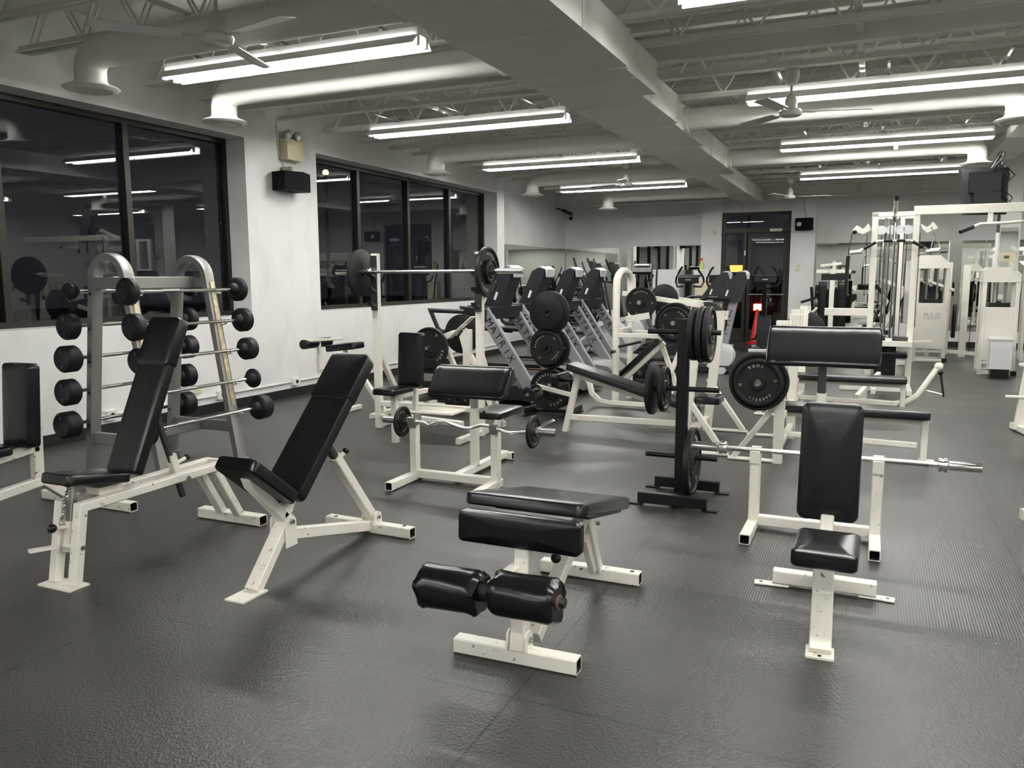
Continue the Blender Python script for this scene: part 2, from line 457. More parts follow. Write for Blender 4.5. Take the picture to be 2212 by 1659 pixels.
# ================================================================== ROOF STEEL, DUCTS, LIGHTS, FANS
def make_joist():
    t = thing('roof_joist', 'pale painted open web steel joist under the roof deck', 'joist', (0, 0, 0), 'roof joists under the deck')
    bc = MB('bottom_chord', JOIST, t)
    bc.box((-6.42, -.045, 3.275), (XR - .1, -.006, 3.283)); bc.box((-6.42, .006, 3.275), (XR - .1, .045, 3.283))
    bc.box((-6.42, -.013, 3.275), (XR - .1, -.005, 3.325)); bc.box((-6.42, .005, 3.275), (XR - .1, .013, 3.325))
    tcx = MB('top_chord', JOIST, t); tcx.box((-6.60, -.045, ZC - .02), (XR, .045, ZC - .001)); tcx.box((-6.60, -.012, ZC - .07), (XR, .012, ZC - .02))
    wb = MB('web', JOIST, t); x = -6.3; k = 0
    while x < XR - 0.8:
        wb.c((x, 0, 3.30), (x + .30, 0, ZC - .04), .011, 6); wb.c((x + .30, 0, ZC - .04), (x + .60, 0, 3.30), .011, 6); x += .60
    return t
JY = [-5, -4.35, -3.7, -3.05, -2.4, -1.75, -1.1, -.45, .2, .85, 1.5, 2.1, 2.7, 3.35, 3.98, 4.6, 5.27 - .62 + .0, 5.87, 6.55, 7.1, 7.73, 8.62, 9.4, 10.1, 10.73, 11.48, 12.19, 12.9, 13.6, 14.38, 15.2, 16.05, 16.7, 17.4]
JY = sorted(set(JY) - {4.65, 7.1})
jo = make_joist(); flush(); jo.location = (0, JY[0], 0)
for y in JY[1:]: dup(jo, (0, y, 0))
ib = thing('steel_beam', 'solid painted steel beam among the open web joists behind the nearest light', 'beam', (0, 7.12, 3.3))
MB('bottom_flange', JOIST, ib).box((-6.42, 7.07, 3.272), (XR, 7.17, 3.284)); MB('web', JOIST, ib).box((-6.42, 7.115, 3.284), (XR, 7.125, 3.50)); MB('top_flange', JOIST, ib).box((-6.5, 7.07, 3.50), (XR, 7.17, 3.512))
MB('hanger', JOIST, ib).box((-6.0, 7.11, 3.512), (-5.95, 7.13, ZC)); MB('hanger', JOIST, ib).box((0.5, 7.11, 3.512), (.55, 7.13, ZC))
bg = thing('bridging_bar', 'flat painted bridging bar crossing over the joists', 'beam', (0, 6, 3.4))
for x in (-4.6, -0.2, 2.4):
    MB('bar', JOIST, bg).b((x, YB, 3.345), (x, 7.06, 3.345), .05, .03); MB('bar', JOIST, bg).b((x, 7.18, 3.345), (x, 17.6, 3.345), .05, .03)
bm_ = thing('steel_beam', 'pale painted steel I-beam crossing in front of the far wall', 'beam', (0, 18.25, 3.1))
q = MB('flange', JOIST, bm_); q.box((-6.99, 18.14, 3.10), (XR, 18.36, 3.118)); q.box((-6.99, 18.14, 3.37), (XR, 18.36, 3.388))
MB('web', JOIST, bm_).box((-6.99, 18.24, 3.118), (XR, 18.26, 3.37))
for x in (-5.2, -4.15, -2.9, -.35, .75, 2.4): MB('stiffener', JOIST, bm_).box((x, 18.15, 3.118), (x + .012, 18.24, 3.37))

# main rectangular duct, narrowing section by section
md = thing('main_duct', 'long rectangular painted air duct running down the ceiling', 'duct', (-2.3, 6, 3.03))
secs = [(-6, 6.03, -1.745, 0), (6.03, 7.0, -1.775, .0), (7.0, 8.35, -1.90, 0), (8.35, 9.9, -1.94, 0), (9.9, 12.7, -2.00, 0), (12.7, 18.12, -2.25, 0)]
for i, (a, b_, xr, _) in enumerate(secs):
    MB('duct_section', DUCT, md).box((-2.65, a, 3.0), (xr, b_, 3.268), .004)
for y in (2.3, 3.7, 5.0, 6.03, 6.35, 7.3, 8.35, 9.3, 9.9, 10.8, 11.7, 12.0, 12.7, 13.6, 14.6, 15.6, 16.7):
    xr = [s_[2] for s_ in secs if s_[0] <= y <= s_[1]][0]
    MB('seam_flange', DUCT, md).box((-2.657, y - .014, 2.992), (xr + .006, y + .014, 3.272))

def ring_pts(c, r, a0, a1, n, ax='x', sgn=-1):
    return [(c[0] + sgn * r * math.sin(a), c[1], c[2] + r * math.cos(a)) for a in [a0 + (a1 - a0) * k / n for k in range(n + 1)]]
def branch(y, x0, x1, label):          # round duct from the main duct to a ceiling diffuser
    s_ = 1 if x1 > x0 else -1; r = 0.112; zc = 3.122
    t = thing('branch_duct', label, 'duct', (x0, y, zc))
    d = MB('round_duct', DUCT, t)
    d.sweep([(x0, y, zc), (x1, y, zc)] + [(x1 + s_ * .13 * math.sin(a), y, zc - .13 * (1 - math.cos(a))) for a in [PI / 2 * k / 6 for k in range(1, 7)]] + [(x1 + s_ * .13, y, 2.90)], d.circ(r, 24), up=(0, 1, 0))
    c = MB('collar', DUCT, t); c.lathe((x0 + s_ * .03, y, zc), (s_, 0, 0), [(r + .014, -.03), (r + .014, .015), (r + .002, .02)], 24)
    xm = (x0 + x1) / 2; MB('joint_band', DUCT, t).lathe((xm, y, zc), (1, 0, 0), [(r + .003, -.008), (r + .005, 0), (r + .003, .008)], 24)
    g = MB('diffuser', DUCT, t); cx = x1 + s_ * .13
    g.lathe((cx, y, 2.86), (0, 0, 1), [(.10, -.004), (.108, -.006), (.118, .012), (.128, .012), (.15, -.006), (.19, .006), (.20, .014), (.19, .022), (.125, .045), (.118, .06)], 32)
    g.lathe((cx, y, 2.855), (0, 0, 1), [(.055, -.006), (.095, .0), (.085, .012), (.03, .012)], 28)
    return t
branch(4.44 , -2.65, -5.30, 'round duct and diffuser nearest the camera, above the first window')
branch(5.86 , -2.65, -5.35, 'second round duct from the camera, left of the main duct')
branch(9.90 , -2.65, -5.42, 'round duct ending above the second window')
branch(13.2 , -2.65, -5.38, 'round duct ending beside the wall corner, left of the main duct')
branch(16.55 , -2.65, -5.05, 'farthest round duct on the left, close to the I-beam')
branch(8.88, -1.94, 1.00, 'round duct leaving the right side of the main duct behind the fan')
branch(12.1, -2.00, 0.99, 'round duct on the right ending beside the television')
rd = thing('boxed_duct', 'boxed duct drop beside the television column at right', 'duct', (1.6, 12, 3.17))
MB('casing', DUCT, rd).box((1.42, 9.4, 3.17), (1.80, 14.28, 3.272), .004)
MB('seam_flange', DUCT, rd).box((1.41, 12.0, 3.165), (1.81, 12.03, 3.271))

def make_light():
    t = thing('fluorescent_light', 'x', 'ceiling light', (0, 0, 3.14), 'eight foot fluorescent lights')
    r = MB('reflector', REFL, t)
    L0 = 1.225
    for sg_, rr_ in ((-1, r), (1, MB('reflector', REFL, t))):
        prof = [(sg_ * .130, 3.106), (sg_ * .066, 3.174), (sg_ * .069, 3.177), (sg_ * .134, 3.108)]
        a = rr_.ring([(-L0, y, z) for y, z in prof]); b_ = rr_.ring([(L0, y, z) for y, z in prof]); rr_.skin(a, b_); rr_.cap(a, True); rr_.cap(b_)
    MB('housing', REFL, t).box((-L0, -.06, 3.178), (L0, .06, 3.235), .004)
    for x in (-L0 + .005, 0, L0 - .005):
        for y in (-.06, .06): MB('lamp_holder', REFL, t).box((x - .012, y - .018, 3.105), (x + .012, y + .018, 3.175), .003)
    for x0, x1 in ((-L0 + .02, -.015), (.015, L0 - .02)):
        for y in (-.06, .06): MB('tube', TUBEM, t).c((x0, y, 3.126), (x1, y, 3.126), .019, 10)
    for x in (-.9, .0, .9): MB('hanger', STEEL, t).c((x, 0, 3.234), (x, 0, 3.27), .005, 6).b((x, -.5, 3.270), (x, .5, 3.270), .025, .010)
    return t
flush()
li = make_light(); flush()
LL = [(-4.28, 5.27, 'bright tube light nearest the camera, left of the main duct'),
      (-4.28, 8.29, 'second tube light from the camera, left of the main duct'),
      (-4.40, 11.56, 'third tube light from the camera, left of the main duct'),
      (-4.48, 15.14, 'farthest tube light on the left, behind the small fan'),
      (0.05, 5.10, 'tube light at the top edge of the view, right of the main duct'),
      (0.02, 8.27, 'tube light behind the big ceiling fan on the right'),
      (0.00, 11.50, 'tube light on the right between the two round ducts'),
      (-.03, 14.97, 'farthest tube light on the right, ending by the television')]
off = [(0.05, 2.0), (-4.28, -1.3), (0.05, -1.3), (-4.28, -4.5), (0.05, -4.5)] + [(4.3, y) for y in (-4.5, -1.3, 2.0, 5.1, 8.3, 11.5, 15.0)]
li.location = (LL[0][0], LL[0][1], 3.14); li['label'] = LL[0][2]
for x, y, lb in LL[1:]: dup(li, (x, y, 3.14), label=lb)
for x, y in off: dup(li, (x, y, 3.14), label='tube light outside the picture, over the near or right part of the room')
sn = single('light_sensor', mat('sensor_white', (.8, .8, .8), .4), 'small white sensor hanging below the middle tube light on the right', 'sensor', (.16, 11.5, 3.05))
sn.lathe((.16, 11.5, 3.03), (0, 0, 1), [(.012, 0), (.022, .01), (.026, .05), (.012, .08)], 14)

def make_fan():
    t = thing('ceiling_fan', 'x', 'fan', (0, 0, 2.9), 'three blade ceiling fans')
    M2 = mat('fan_white_enamel', (.62, .61, .57), .3)
    MB('canopy', M2, t).lathe((0, 0, 3.14), (0, 0, 1), [(.02, 0), (.05, .01), (.068, .09), (.06, .13), (.0, .135)], 20)
    MB('rod', M2, t).c((0, 0, 3.05), (0, 0, 3.16), .011, 10)
    MB('motor', M2, t).lathe((0, 0, 2.90), (0, 0, 1), [(.07, -.03), (.088, -.022), (.098, 0), (.10, .014), (.085, .03), (.055, .04), (.052, .12), (.03, .15), (.014, .17)], 26)
    for k in range(3):
        a = 2 * PI * k / 3; d = V((math.cos(a), math.sin(a), 0)); n = V((-math.sin(a), math.cos(a), 0))
        bl_ = MB('blade', M2, t)
        bl_.b(d * .08 + V((0, 0, 2.91)), d * .20 + V((0, 0, 2.905)), .03, .008)
        bl_.prism([d * .19 - n * .05 + V((0, 0, 2.90)), d * .66 - n * .062 + V((0, 0, 2.898)), d * .70 + V((0, 0, 2.90)), d * .66 + n * .062 + V((0, 0, 2.918)), d * .19 + n * .05 + V((0, 0, 2.916))], (0, 0, .006))
    return t
fa = make_fan(); flush()
FN = [(-3.72, 3.95, -12, 'ceiling fan nearest the camera, over the left windows'), (-.76, 7.80, 14, 'ceiling fan right of the main duct in front of a tube light'),
      (-3.66, 12.62, 40, 'small distant ceiling fan left of the main duct'), (-1.50, 15.9, 5, 'small distant ceiling fan right of the main duct, above the door')]
fa.location = (FN[0][0], FN[0][1], 2.9); fa.rotation_euler = (0, 0, math.radians(FN[0][2])); fa['label'] = FN[0][3]
for x, y, a, lb in FN[1:]: dup(fa, (x, y, 2.9), (0, 0, math.radians(a)), lb)

# ------------------------------------------------------------------ things on the walls
sp = thing('wall_speaker', 'black corner speaker on the left wall under the emergency light', 'speaker', (-6.45, 7.95, 2.48))
q = MB('cabinet', MATTE, sp); q.prism([(-6.54, 7.72, 2.49), (-6.33, 7.69, 2.49), (-6.24, 7.92, 2.49), (-6.33, 8.16, 2.49), (-6.54, 8.13, 2.49)], (0, 0, .215))
MB('bracket', STEEL, sp).box((-6.549, 7.9, 2.70), (-6.40, 7.95, 2.78), .004)
em = thing('emergency_light', 'ivory emergency light box with two lamp heads on the left wall', 'emergency light', (-6.5, 8.03, 2.86))
MB('battery_box', IVORY, em).box((-6.548, 7.88, 2.86), (-6.43, 8.18, 3.10), .008)
for y in (7.95, 8.12):
    hd = MB('lamp_head', STEEL, em); hd.lathe((-6.47, y, 3.16), (1, -.25, -.2), [(.02, -.05), (.05, -.02), (.056, .01), (.05, .014), (.01, .0)], 18)
MB('conduit', DUCT, em).pipe([(-6.54, 7.84, 3.36), (-6.54, 7.84, 3.1), (-6.54, 7.86, 2.9), (-6.54, 7.95, 2.78)], .006, 6)
sp2 = thing('wall_speaker', 'black speaker on the pillar right of the far door', 'speaker', (-1.43, 18.5, 2.42))
MB('cabinet', MATTE, sp2).box((-1.60, 18.30, 2.43), (-1.25, 18.545, 2.68), .006)
MB('driver', STEEL, sp2).lathe((-1.52, 18.299, 2.55), (0, -1, 0), [(.05, 0), (.045, .006), (.02, .002), (.005, .006)], 18)
MB('cable', BLACK, sp2).pipe([(-1.40, 18.54, 2.68), (-1.44, 18.54, 2.9), (-1.46, 18.54, 3.12)], .004, 5)
single('light_switch', IVORY, 'ivory switch plate on the pillar right of the far door', 'switch', (-1.52, 18.545, 1.6)).box((-1.56, 18.536, 1.58), (-1.49, 18.549, 1.71), .003)
single('door_chime', IVORY, 'small ivory box on the pillar left of the far door, near its top', 'chime', (-3.33, 18.54, 2.4)).box((-3.37, 18.52, 2.38), (-3.30, 18.549, 2.50), .003)
cm = thing('security_camera', 'small black security camera high on the far left corner wall', 'camera', (-6.9, 18.3, 2.95))
MB('body', BLACK, cm).b((-6.80, 18.15, 3.02), (-6.62, 18.30, 2.93), .07, .07)
MB('mount', BLACK, cm).c((-6.99, 18.2, 3.08), (-6.76, 18.2, 3.01), .015, 8)
single('dome_camera', BLACK, 'small black round dome camera on the far wall near the corner', 'camera', (-6.85, 18.85, 2.88)).lathe((-6.86, 18.895, 2.88), (0, -1, 0), [(.045, 0), (.045, .02), (.03, .045), (.01, .05)], 16)
def outlet(lb, y, z):
    t = thing('power_outlet', lb, 'outlet', (-6.53, y, z), 'surface outlets on the left wall')
    MB('box', DUCT, t).box((-6.549, y - .06, z - .045), (-6.50, y + .06, z + .045), .005)
    MB('socket', BLACK, t).c((-6.50, y, z), (-6.496, y, z), .022, 12)
outlet('surface power outlet on the left wall between the two windows', 7.98, .185)
outlet('surface power outlet on the left wall behind the barbell rack', 6.72, .185)
outlet('surface power outlet low on the left wall under the first window', 5.3, .185)
single('wall_plate', IVORY, 'small ivory wall plate low behind the barbell rack', 'outlet', (-6.54, 6.4, .27)).box((-6.549, 6.36, .24), (-6.54, 6.45, .31), .002)
cd = single('conduit_pipe', DUCT, 'thin painted conduit running along the left wall above the baseboard', 'pipe', (-6.53, 9, .2))
cd.c((-6.537, 5.0, .185), (-6.537, 14.2, .185), .010, 8)
th = thing('thermostat', 'ivory thermostat with small display on the white column', 'thermostat', (1.8, 14.28, 1.68))
MB('case', IVORY, th).box((1.70, 14.25, 1.67), (1.92, 14.287, 1.80), .01)
MB('display', mat('lcd_grey', (.10, .11, .08), .3), th).box((1.76, 14.246, 1.71), (1.83, 14.25, 1.755))
tv = thing('television', 'black flat television hung from the ceiling, seen from behind', 'television', (1.2, 12.2, 2.3))
q = MB('back_cover', PLASTIC, tv); q.prism([(.90, 11.93, 2.80), (1.44, 12.05, 2.80), (1.44, 11.99, 2.22), (.97, 11.87, 2.22)], (.03, -.05, 0))
MB('rear_housing', BLACK, tv).b((1.03, 11.86, 2.62), (1.38, 11.93, 2.62), .05, .26); MB('rear_housing', BLACK, tv).b((1.08, 11.84, 2.40), (1.38, 11.90, 2.40), .06, .20)
MB('arm', BLACK, tv).c((1.25, 12.0, 2.75), (1.38, 12.02, 3.0), .022, 8).b((1.22, 11.93, 2.70), (1.22, 11.97, 2.3), .06, .03)
pl = MB('pole', DSTEEL, tv); pl.c((1.40, 12.02, 3.0), (1.40, 12.02, 2.0), .02, 10)
cb = MB('cable', BLACK, tv)
for k in range(5):
    cb.pipe([(1.36 + .02 * k, 11.97 - .01 * k, 3.0 - .05 * k)] + [(1.33 + .035 * k + .06 * math.sin(t * 1.9 + k), 11.94, 3.0 - .09 * t - .03 * k) for t in range(1, 7)] + [(1.30 + .03 * k, 11.93, 2.45)], .006, 5)
# ------------------------------------------------------------------ outside, seen through the glass
sl = thing('street_lamp', 'orange street lamp glowing outside the second window', 'street lamp', (-14.5, 19.39, 0))
MB('pole', DSTEEL, sl).c((-14.5, 19.39, -.1), (-14.5, 19.39, 4.42), .06, 8)
MB('glowing_head', emit('sodium_glow', (1.0, .40, .08), 9), sl).ball((-14.5, 19.39, 4.45), .085, 12)
car = thing('parked_car', 'dark red car parked outside the far glass door', 'car', (-1.9, 23.5, 0))
CARR = mat('dark_red_car_paint', (.22, .012, .015), .25, coat=.5)
q = MB('body', CARR, car)
q.prism([(-4.2, 22.6, .35), (.6, 22.6, .35), (.7, 22.6, .85), (.1, 22.6, 1.0), (-.4, 22.6, 1.45), (-2.6, 22.6, 1.48), (-3.3, 22.6, 1.05), (-4.2, 22.6, .9)], (0, 1.7, 0))
MB('side_window', mat('car_glass', (.01, .01, .012), .1), car).prism([(-3.1, 22.59, 1.05), (-.2, 22.59, 1.02), (-.55, 22.59, 1.38), (-2.5, 22.59, 1.41)], (0, .01, 0))
for x in (-3.3, -.3): MB('wheel', RUBBER, car).c((x, 22.55, .22), (x, 22.75, .22), .31, 20)
MB('lamp', emit('orange_glow', (1, .45, .15), 2.5), car).box((-2.95, 22.58, .55), (-2.75, 22.6, .72))
single('sign_post', DSTEEL, 'thin dark post carrying the orange sign outside', 'post', (-4.1, 27.1, 0)).c((-4.1, 27.08, -.1), (-4.1, 27.08, 1.7), .04, 8)
sg = single('lit_sign', emit('gas_sign_glow', (1.0, .42, .08), .8), 'small glowing orange sign outside, left of the door leaf', 'sign', (-4.0, 27, 1.7))
sg.prism([(-4.30, 27, 1.60), (-4.0, 27, 1.60), (-3.85, 27, 1.72), (-3.80, 27, 1.82), (-4.32, 27, 1.82)], (0, .05, 0))
single('canopy', DSTEEL, 'dark canopy outside above the door, edged with red light', 'canopy', (-2.9, 27.5, 0)).box((-3.95, 27.01, 3.95), (-2.2, 28.5, 4.05)).c((-3.9, 28, -.1), (-3.9, 28, 4), .06, 8)
sg2 = single('lit_sign', emit('red_neon_glow', (1.0, .05, .06), 1.5), 'thin red light strip outside above the door', 'sign', (-2.9, 26, 4.4))
sg2.b((-3.9, 27, 3.98), (-2.3, 27, 4.02), .04, .04)
flush()
# ================================================================== FOREGROUND BENCHES
def foot_plate(T, c, w_, d_, m=WORN):
    MB('foot_plate', m, T).box((c[0] - w_ / 2, c[1] - d_ / 2, 0), (c[0] + w_ / 2, c[1] + d_ / 2, .008), .002)
def pad_x(T, name, m, x, p, q, W, Th, **k):
    # a pad whose top surface runs from p to q (y, z) in the plane x, W wide, Th thick (thickness measured below / behind the surface)
    P, Q = V((x, p[0], p[1])), V((x, q[0], q[1])); ex = nrm(Q - P); ey = V((-1, 0, 0))
    ez = ex.cross(ey)
    MB(name, m, T).pad((P + Q) / 2 - ez * Th, ex, ey, (Q - P).length, W, Th, **k)

# --- incline bench with chain, left foreground
A = thing('incline_bench', 'black incline bench with twin cream rails and a chain under its seat', 'weight bench', (-3.485, 3.0, 0))
for x in (-3.553, -3.420):
    MB('rail', WORN, A).path([(x, 2.515, .01), (x, 2.575, .375), (x, 3.53, .385)], .045, .055, up=(1, 0, 0))
    MB('rear_leg', WORN, A).b((x, 3.44, .36), (x, 3.615, .055), .045, .055, up=(1, 0, 0))
MB('rear_foot', WORN, A).b((-3.73, 3.63, .032), (-3.25, 3.63, .032), .07, .06, opens=True)
foot_plate(A, (-3.487, 2.505), .225, .11)
MB('rail_end_plate', WORN, A).box((-3.56, 3.50, .355), (-3.41, 3.53, .41), .003)
pad_x(A, 'seat', VINYL, -3.487, (2.50, .548), (2.84, .492), .21, .05, r=.03, tw=1.18)
pad_x(A, 'backrest', VINYLM, -3.492, (2.862, .475), (3.215, 1.235), .215, .06, r=.025)
hc = MB('head_cover', VINYLM, A); P, Q = V((-3.492, 3.107, 1.002)), V((-3.492, 3.224, 1.255)); ex = nrm(Q - P); ez = ex.cross(V((-1, 0, 0)))
hc.pad((P + Q) / 2 - ez * .064, ex, (-1, 0, 0), (Q - P).length, .226, .074, r=.03)
MB('seat_post', STEEL, A).b((-3.492, 2.605, .485), (-3.492, 2.570, .29), .03, .03, up=(1, 0, 0))
MB('post_sleeve', WHITE, A).b((-3.492, 2.573, .30), (-3.492, 2.548, .155), .042, .042, up=(1, 0, 0))
ch = MB('chain', CHROME, A)
for k in range(9):
    a = V((-3.512, 2.583 - .0065 * k, .455 - .020 * k)); ch.lathe(a, (1, .2, 0) if k % 2 else (.3, 1, 0), [(.011, -.0025), (.013, 0), (.011, .0025), (.007, .0025), (.007, -.0025)], 10)
kn = MB('knob', BLACK, A); kn.ball((-3.50, 2.478, .288), .022, 14)
MB('knob_stem', WHITE, A).c((-3.495, 2.565, .272), (-3.50, 2.488, .286), .010, 10)
MB('step_peg', WORN, A).c((-3.405, 2.545, .185), (-3.50, 2.535, .188), .013, 10).prism([(-3.50, 2.50, .19), (-3.565, 2.395, .19), (-3.535, 2.385, .19), (-3.475, 2.49, .19)], (0, 0, .014))
MB('bolt', STEEL, A).c((-3.40, 2.548, .185), (-3.388, 2.548, .185), .012, 6)
MB('bolt', STEEL, A).c((-3.40, 3.217, .372), (-3.385, 3.217, .372), .013, 6)
MB('support_strut', DSTEEL, A).b((-3.49, 3.10, .78), (-3.49, 3.262, .25), .030, .030, up=(1, 0, 0))
MB('strut_sleeve', WHITE, A).b((-3.49, 3.195, .50), (-3.49, 3.232, .36), .045, .045, up=(1, 0, 0))
MB('knob', BLACK, A).ball((-3.485, 3.305, .465), .018, 12)
MB('knob_stem', WHITE, A).c((-3.49, 3.215, .44), (-3.486, 3.295, .462), .010, 10)
MB('seat_bracket', WHITE, A).box((-3.54, 2.70, .40), (-3.44, 2.83, .435), .003)

# --- incline bench on a single spine, second from the left
Bn = thing('incline_bench', 'black incline bench on a Y shaped cream frame, its flat foot plate forward', 'weight bench', (-2.59, 3.2, 0))
X = -2.588
foot_plate(Bn, (X + .003, 2.755), .11, .17)
MB('front_leg', WORN, Bn).b((X, 2.80, .008), (X, 3.03, .265), .075, .05, up=(1, 0, 0) if 0 else (0, 0, 1))
MB('spine', WORN, Bn).b((X, 3.03, .215), (X - .008, 3.76, .045), .05, .06)
MB('rear_foot', WORN, Bn).b((-2.90, 3.80, .032), (-2.31, 3.778, .032), .062, .06, opens=True)
for s_ in (-1, 1):
    q = MB('pivot_plate', WORN, Bn); x = X + s_ * .047 - .004
    q.prism([(x, 2.99, .16), (x, 3.07, .16), (x, 3.065, .29), (x, 3.045, .315), (x, 3.015, .315), (x, 2.995, .29)], (.008, 0, 0))
MB('pivot_bolt', STEEL, Bn).c((X - .06, 3.03, .285), (X + .065, 3.03, .285), .011, 12)
MB('pivot_tube', WORN, Bn).c((X - .042, 3.03, .285), (X + .042, 3.03, .285), .021, 16)
MB('seat_arm', WHITE, Bn).path([(X, 3.03, .30), (X, 2.82, .515), (X, 2.795, .575)], .05, .055, up=(1, 0, 0))
MB('back_arm', WHITE, Bn).b((X, 3.03, .30), (X, 3.115, .43), .05, .055, up=(1, 0, 0))
MB('pad_bracket', WHITE, Bn).b((X - .08, 2.80, .567), (X + .08, 2.80, .567), .05, .006, up=(0, .65, .76)).b((X - .08, 2.93, .453), (X + .08, 2.93, .453), .05, .006, up=(0, .65, .76))
pad_x(Bn, 'seat', VINYL, X, (2.735, .665), (3.03, .43), .235, .062, r=.04, tw=1.04)
pad_x(Bn, 'backrest', VINYLM, X, (3.005, .425), (3.625, 1.035), .235, .068, r=.028)
P, Q = V((X, 3.425, .838)), V((X, 3.633, 1.045)); ex = nrm(Q - P); ez = ex.cross(V((-1, 0, 0)))
MB('head_cover', VINYLM, Bn).pad((P + Q) / 2 - ez * .072, ex, (-1, 0, 0), (Q - P).length + .02, .246, .082, r=.035)
MB('support_strut', DSTEEL, Bn).b((X, 3.36, .63), (X, 3.50, .46), .038, .038, up=(1, 0, 0))
MB('strut_tube', WORN, Bn).b((X, 3.455, .515), (X, 3.79, .09), .055, .055, up=(1, 0, 0))
MB('knob', BLACK, Bn).ball((X + .025, 3.525, .535), .019, 12)
MB('knob_stem', WHITE, Bn).c((X, 3.475, .485), (X + .022, 3.52, .528), .011, 10)
for s_ in (-1, 1):
    x = X + s_ * .040 - .004
    MB('hinge_ear', WORN, Bn).prism([(x, 3.745, .05), (x, 3.83, .05), (x, 3.82, .115), (x, 3.79, .13), (x, 3.76, .115)], (.008, 0, 0))
MB('hinge_bolt', STEEL, Bn).c((X - .05, 3.79, .095), (X + .055, 3.79, .095), .010, 10)
hm = MB('bolt_hole', BLACK, Bn)
for x in (-2.84, -2.37): hm.c((x, 3.79, .06), (x, 3.79, .0645), .011, 10)

# --- decline bench with foam rollers, centre foreground
Cn = thing('sit_up_bench', 'low black decline bench with two wrinkled foam leg rollers in front', 'weight bench', (-1.19, 3.1, 0))
X = -1.165
MB('front_foot', WORN, Cn).b((-1.435, 2.665, .032), (-.93, 2.675, .032), .062, .06, opens=True)
MB('rear_foot', WORN, Cn).b((-1.452, 3.61, .032), (-.95, 3.612, .032), .062, .06, opens=True)
MB('front_post', WORN, Cn).b((X, 2.655, .06), (X, 2.712, .46), .055, .06, up=(1, 0, 0))
MB('main_beam', WORN, Cn).b((X, 2.80, .045), (X, 3.42, .40), .055, .06, up=(1, 0, 0))
for s_ in (-1, 1):
    x = X + s_ * .037 - .004
    MB('hinge_ear', WORN, Cn).prism([(x, 2.625, .06), (x, 2.70, .06), (x, 2.695, .12), (x, 2.675, .135), (x, 2.645, .135), (x, 2.63, .12)], (.008, 0, 0))
MB('hinge_bolt', STEEL, Cn).c((X - .055, 2.665, .10), (X + .06, 2.665, .10), .010, 8)
MB('rear_leg', WORN, Cn).b((X, 3.42, .37), (X, 3.595, .055), .055, .055, up=(1, 0, 0))
MB('rear_brace', WORN, Cn).b((X, 3.43, .27), (X, 3.56, .07), .075, .03, up=(1, 0, 0))
MB('pivot_bracket', WHITE, Cn).box((X - .04, 3.38, .36), (X + .045, 3.48, .455), .004)
MB('bolt', STEEL, Cn).c((X + .045, 3.455, .33), (X + .06, 3.455, .33), .010, 8)
pad_x(Cn, 'upper_pad', VINYL, -1.205, (2.79, .612), (3.43, .478), .515, .05, r=.04, crown=.012, ne=7)
MB('pad_seam', VINYL, Cn).b((X - .0, 2.787, .565), (X - .0, 2.791, .607), .003, .004)
MB('pad_board', BLACK, Cn).b((X - .2, 3.1, .488), (X + .2, 3.1, .488), .45, .012, up=(0, .2, .97))
MB('lower_pad', VINYL, Cn).pad((-1.178, 2.722, .506), (1, 0, 0), (0, .06, 1), .50, .125, .055, r=.022)
def roller(T, x0, x1, y, z, r, name='foam_roller', m=VINYL):
    q = MB(name, m, T); n = 28; last = None; L = x1 - x0
    for k in range(15):
        t = k / 14; e = min(t, 1 - t)
        rr = r * (1 - .03 * math.sin(PI * t)) * (min(1, .72 + 5 * e) ** .5)
        pts = []
        for i in range(n):
            a = 2 * PI * i / n
            wob = 1 + (.075 * math.sin(5 * a + x0 * 9) + .05 * math.sin(9 * a + 1)) * max(0, 1 - e * 7) + .015 * math.sin(3 * a + t * 6)
            pts.append((x0 + L * t + .004 * math.sin(4 * a) * (e < .05), y + rr * wob * math.cos(a), z + rr * wob * math.sin(a)))
        nr = q.ring(pts)
        if last: q.skin(last, nr)
        else: q.cap(nr)
        last = nr
    q.cap(last); return q
roller(Cn, -1.487, -1.240, 2.50, .325, .083)
roller(Cn, -1.190, -.945, 2.50, .340, .083)
MB('roller_axle', DSTEEL, Cn).c((-1.49, 2.50, .325), (-.92, 2.50, .342), .018, 12)
MB('axle_sleeve', RUBBER, Cn).c((-1.245, 2.50, .332), (-1.185, 2.50, .334), .036, 16)
MB('end_washer', mat('rusty_steel', (.17, .12, .085), .5, .5), Cn).c((-.948, 2.50, .341), (-.940, 2.50, .341), .028, 16).c((-.94, 2.50, .341), (-.922, 2.50, .342), .017, 12)
MB('roller_arm', WORN, Cn).b((-1.215, 2.52, .34), (-1.19, 2.72, .36), .045, .045)
MB('knob', BLACK, Cn).ball((-1.12, 2.93, .335), .022, 12)
hm = MB('bolt_hole', BLACK, Cn)
hm.c((-.99, 3.61, .06), (-.99, 3.61, .0645), .011, 10)

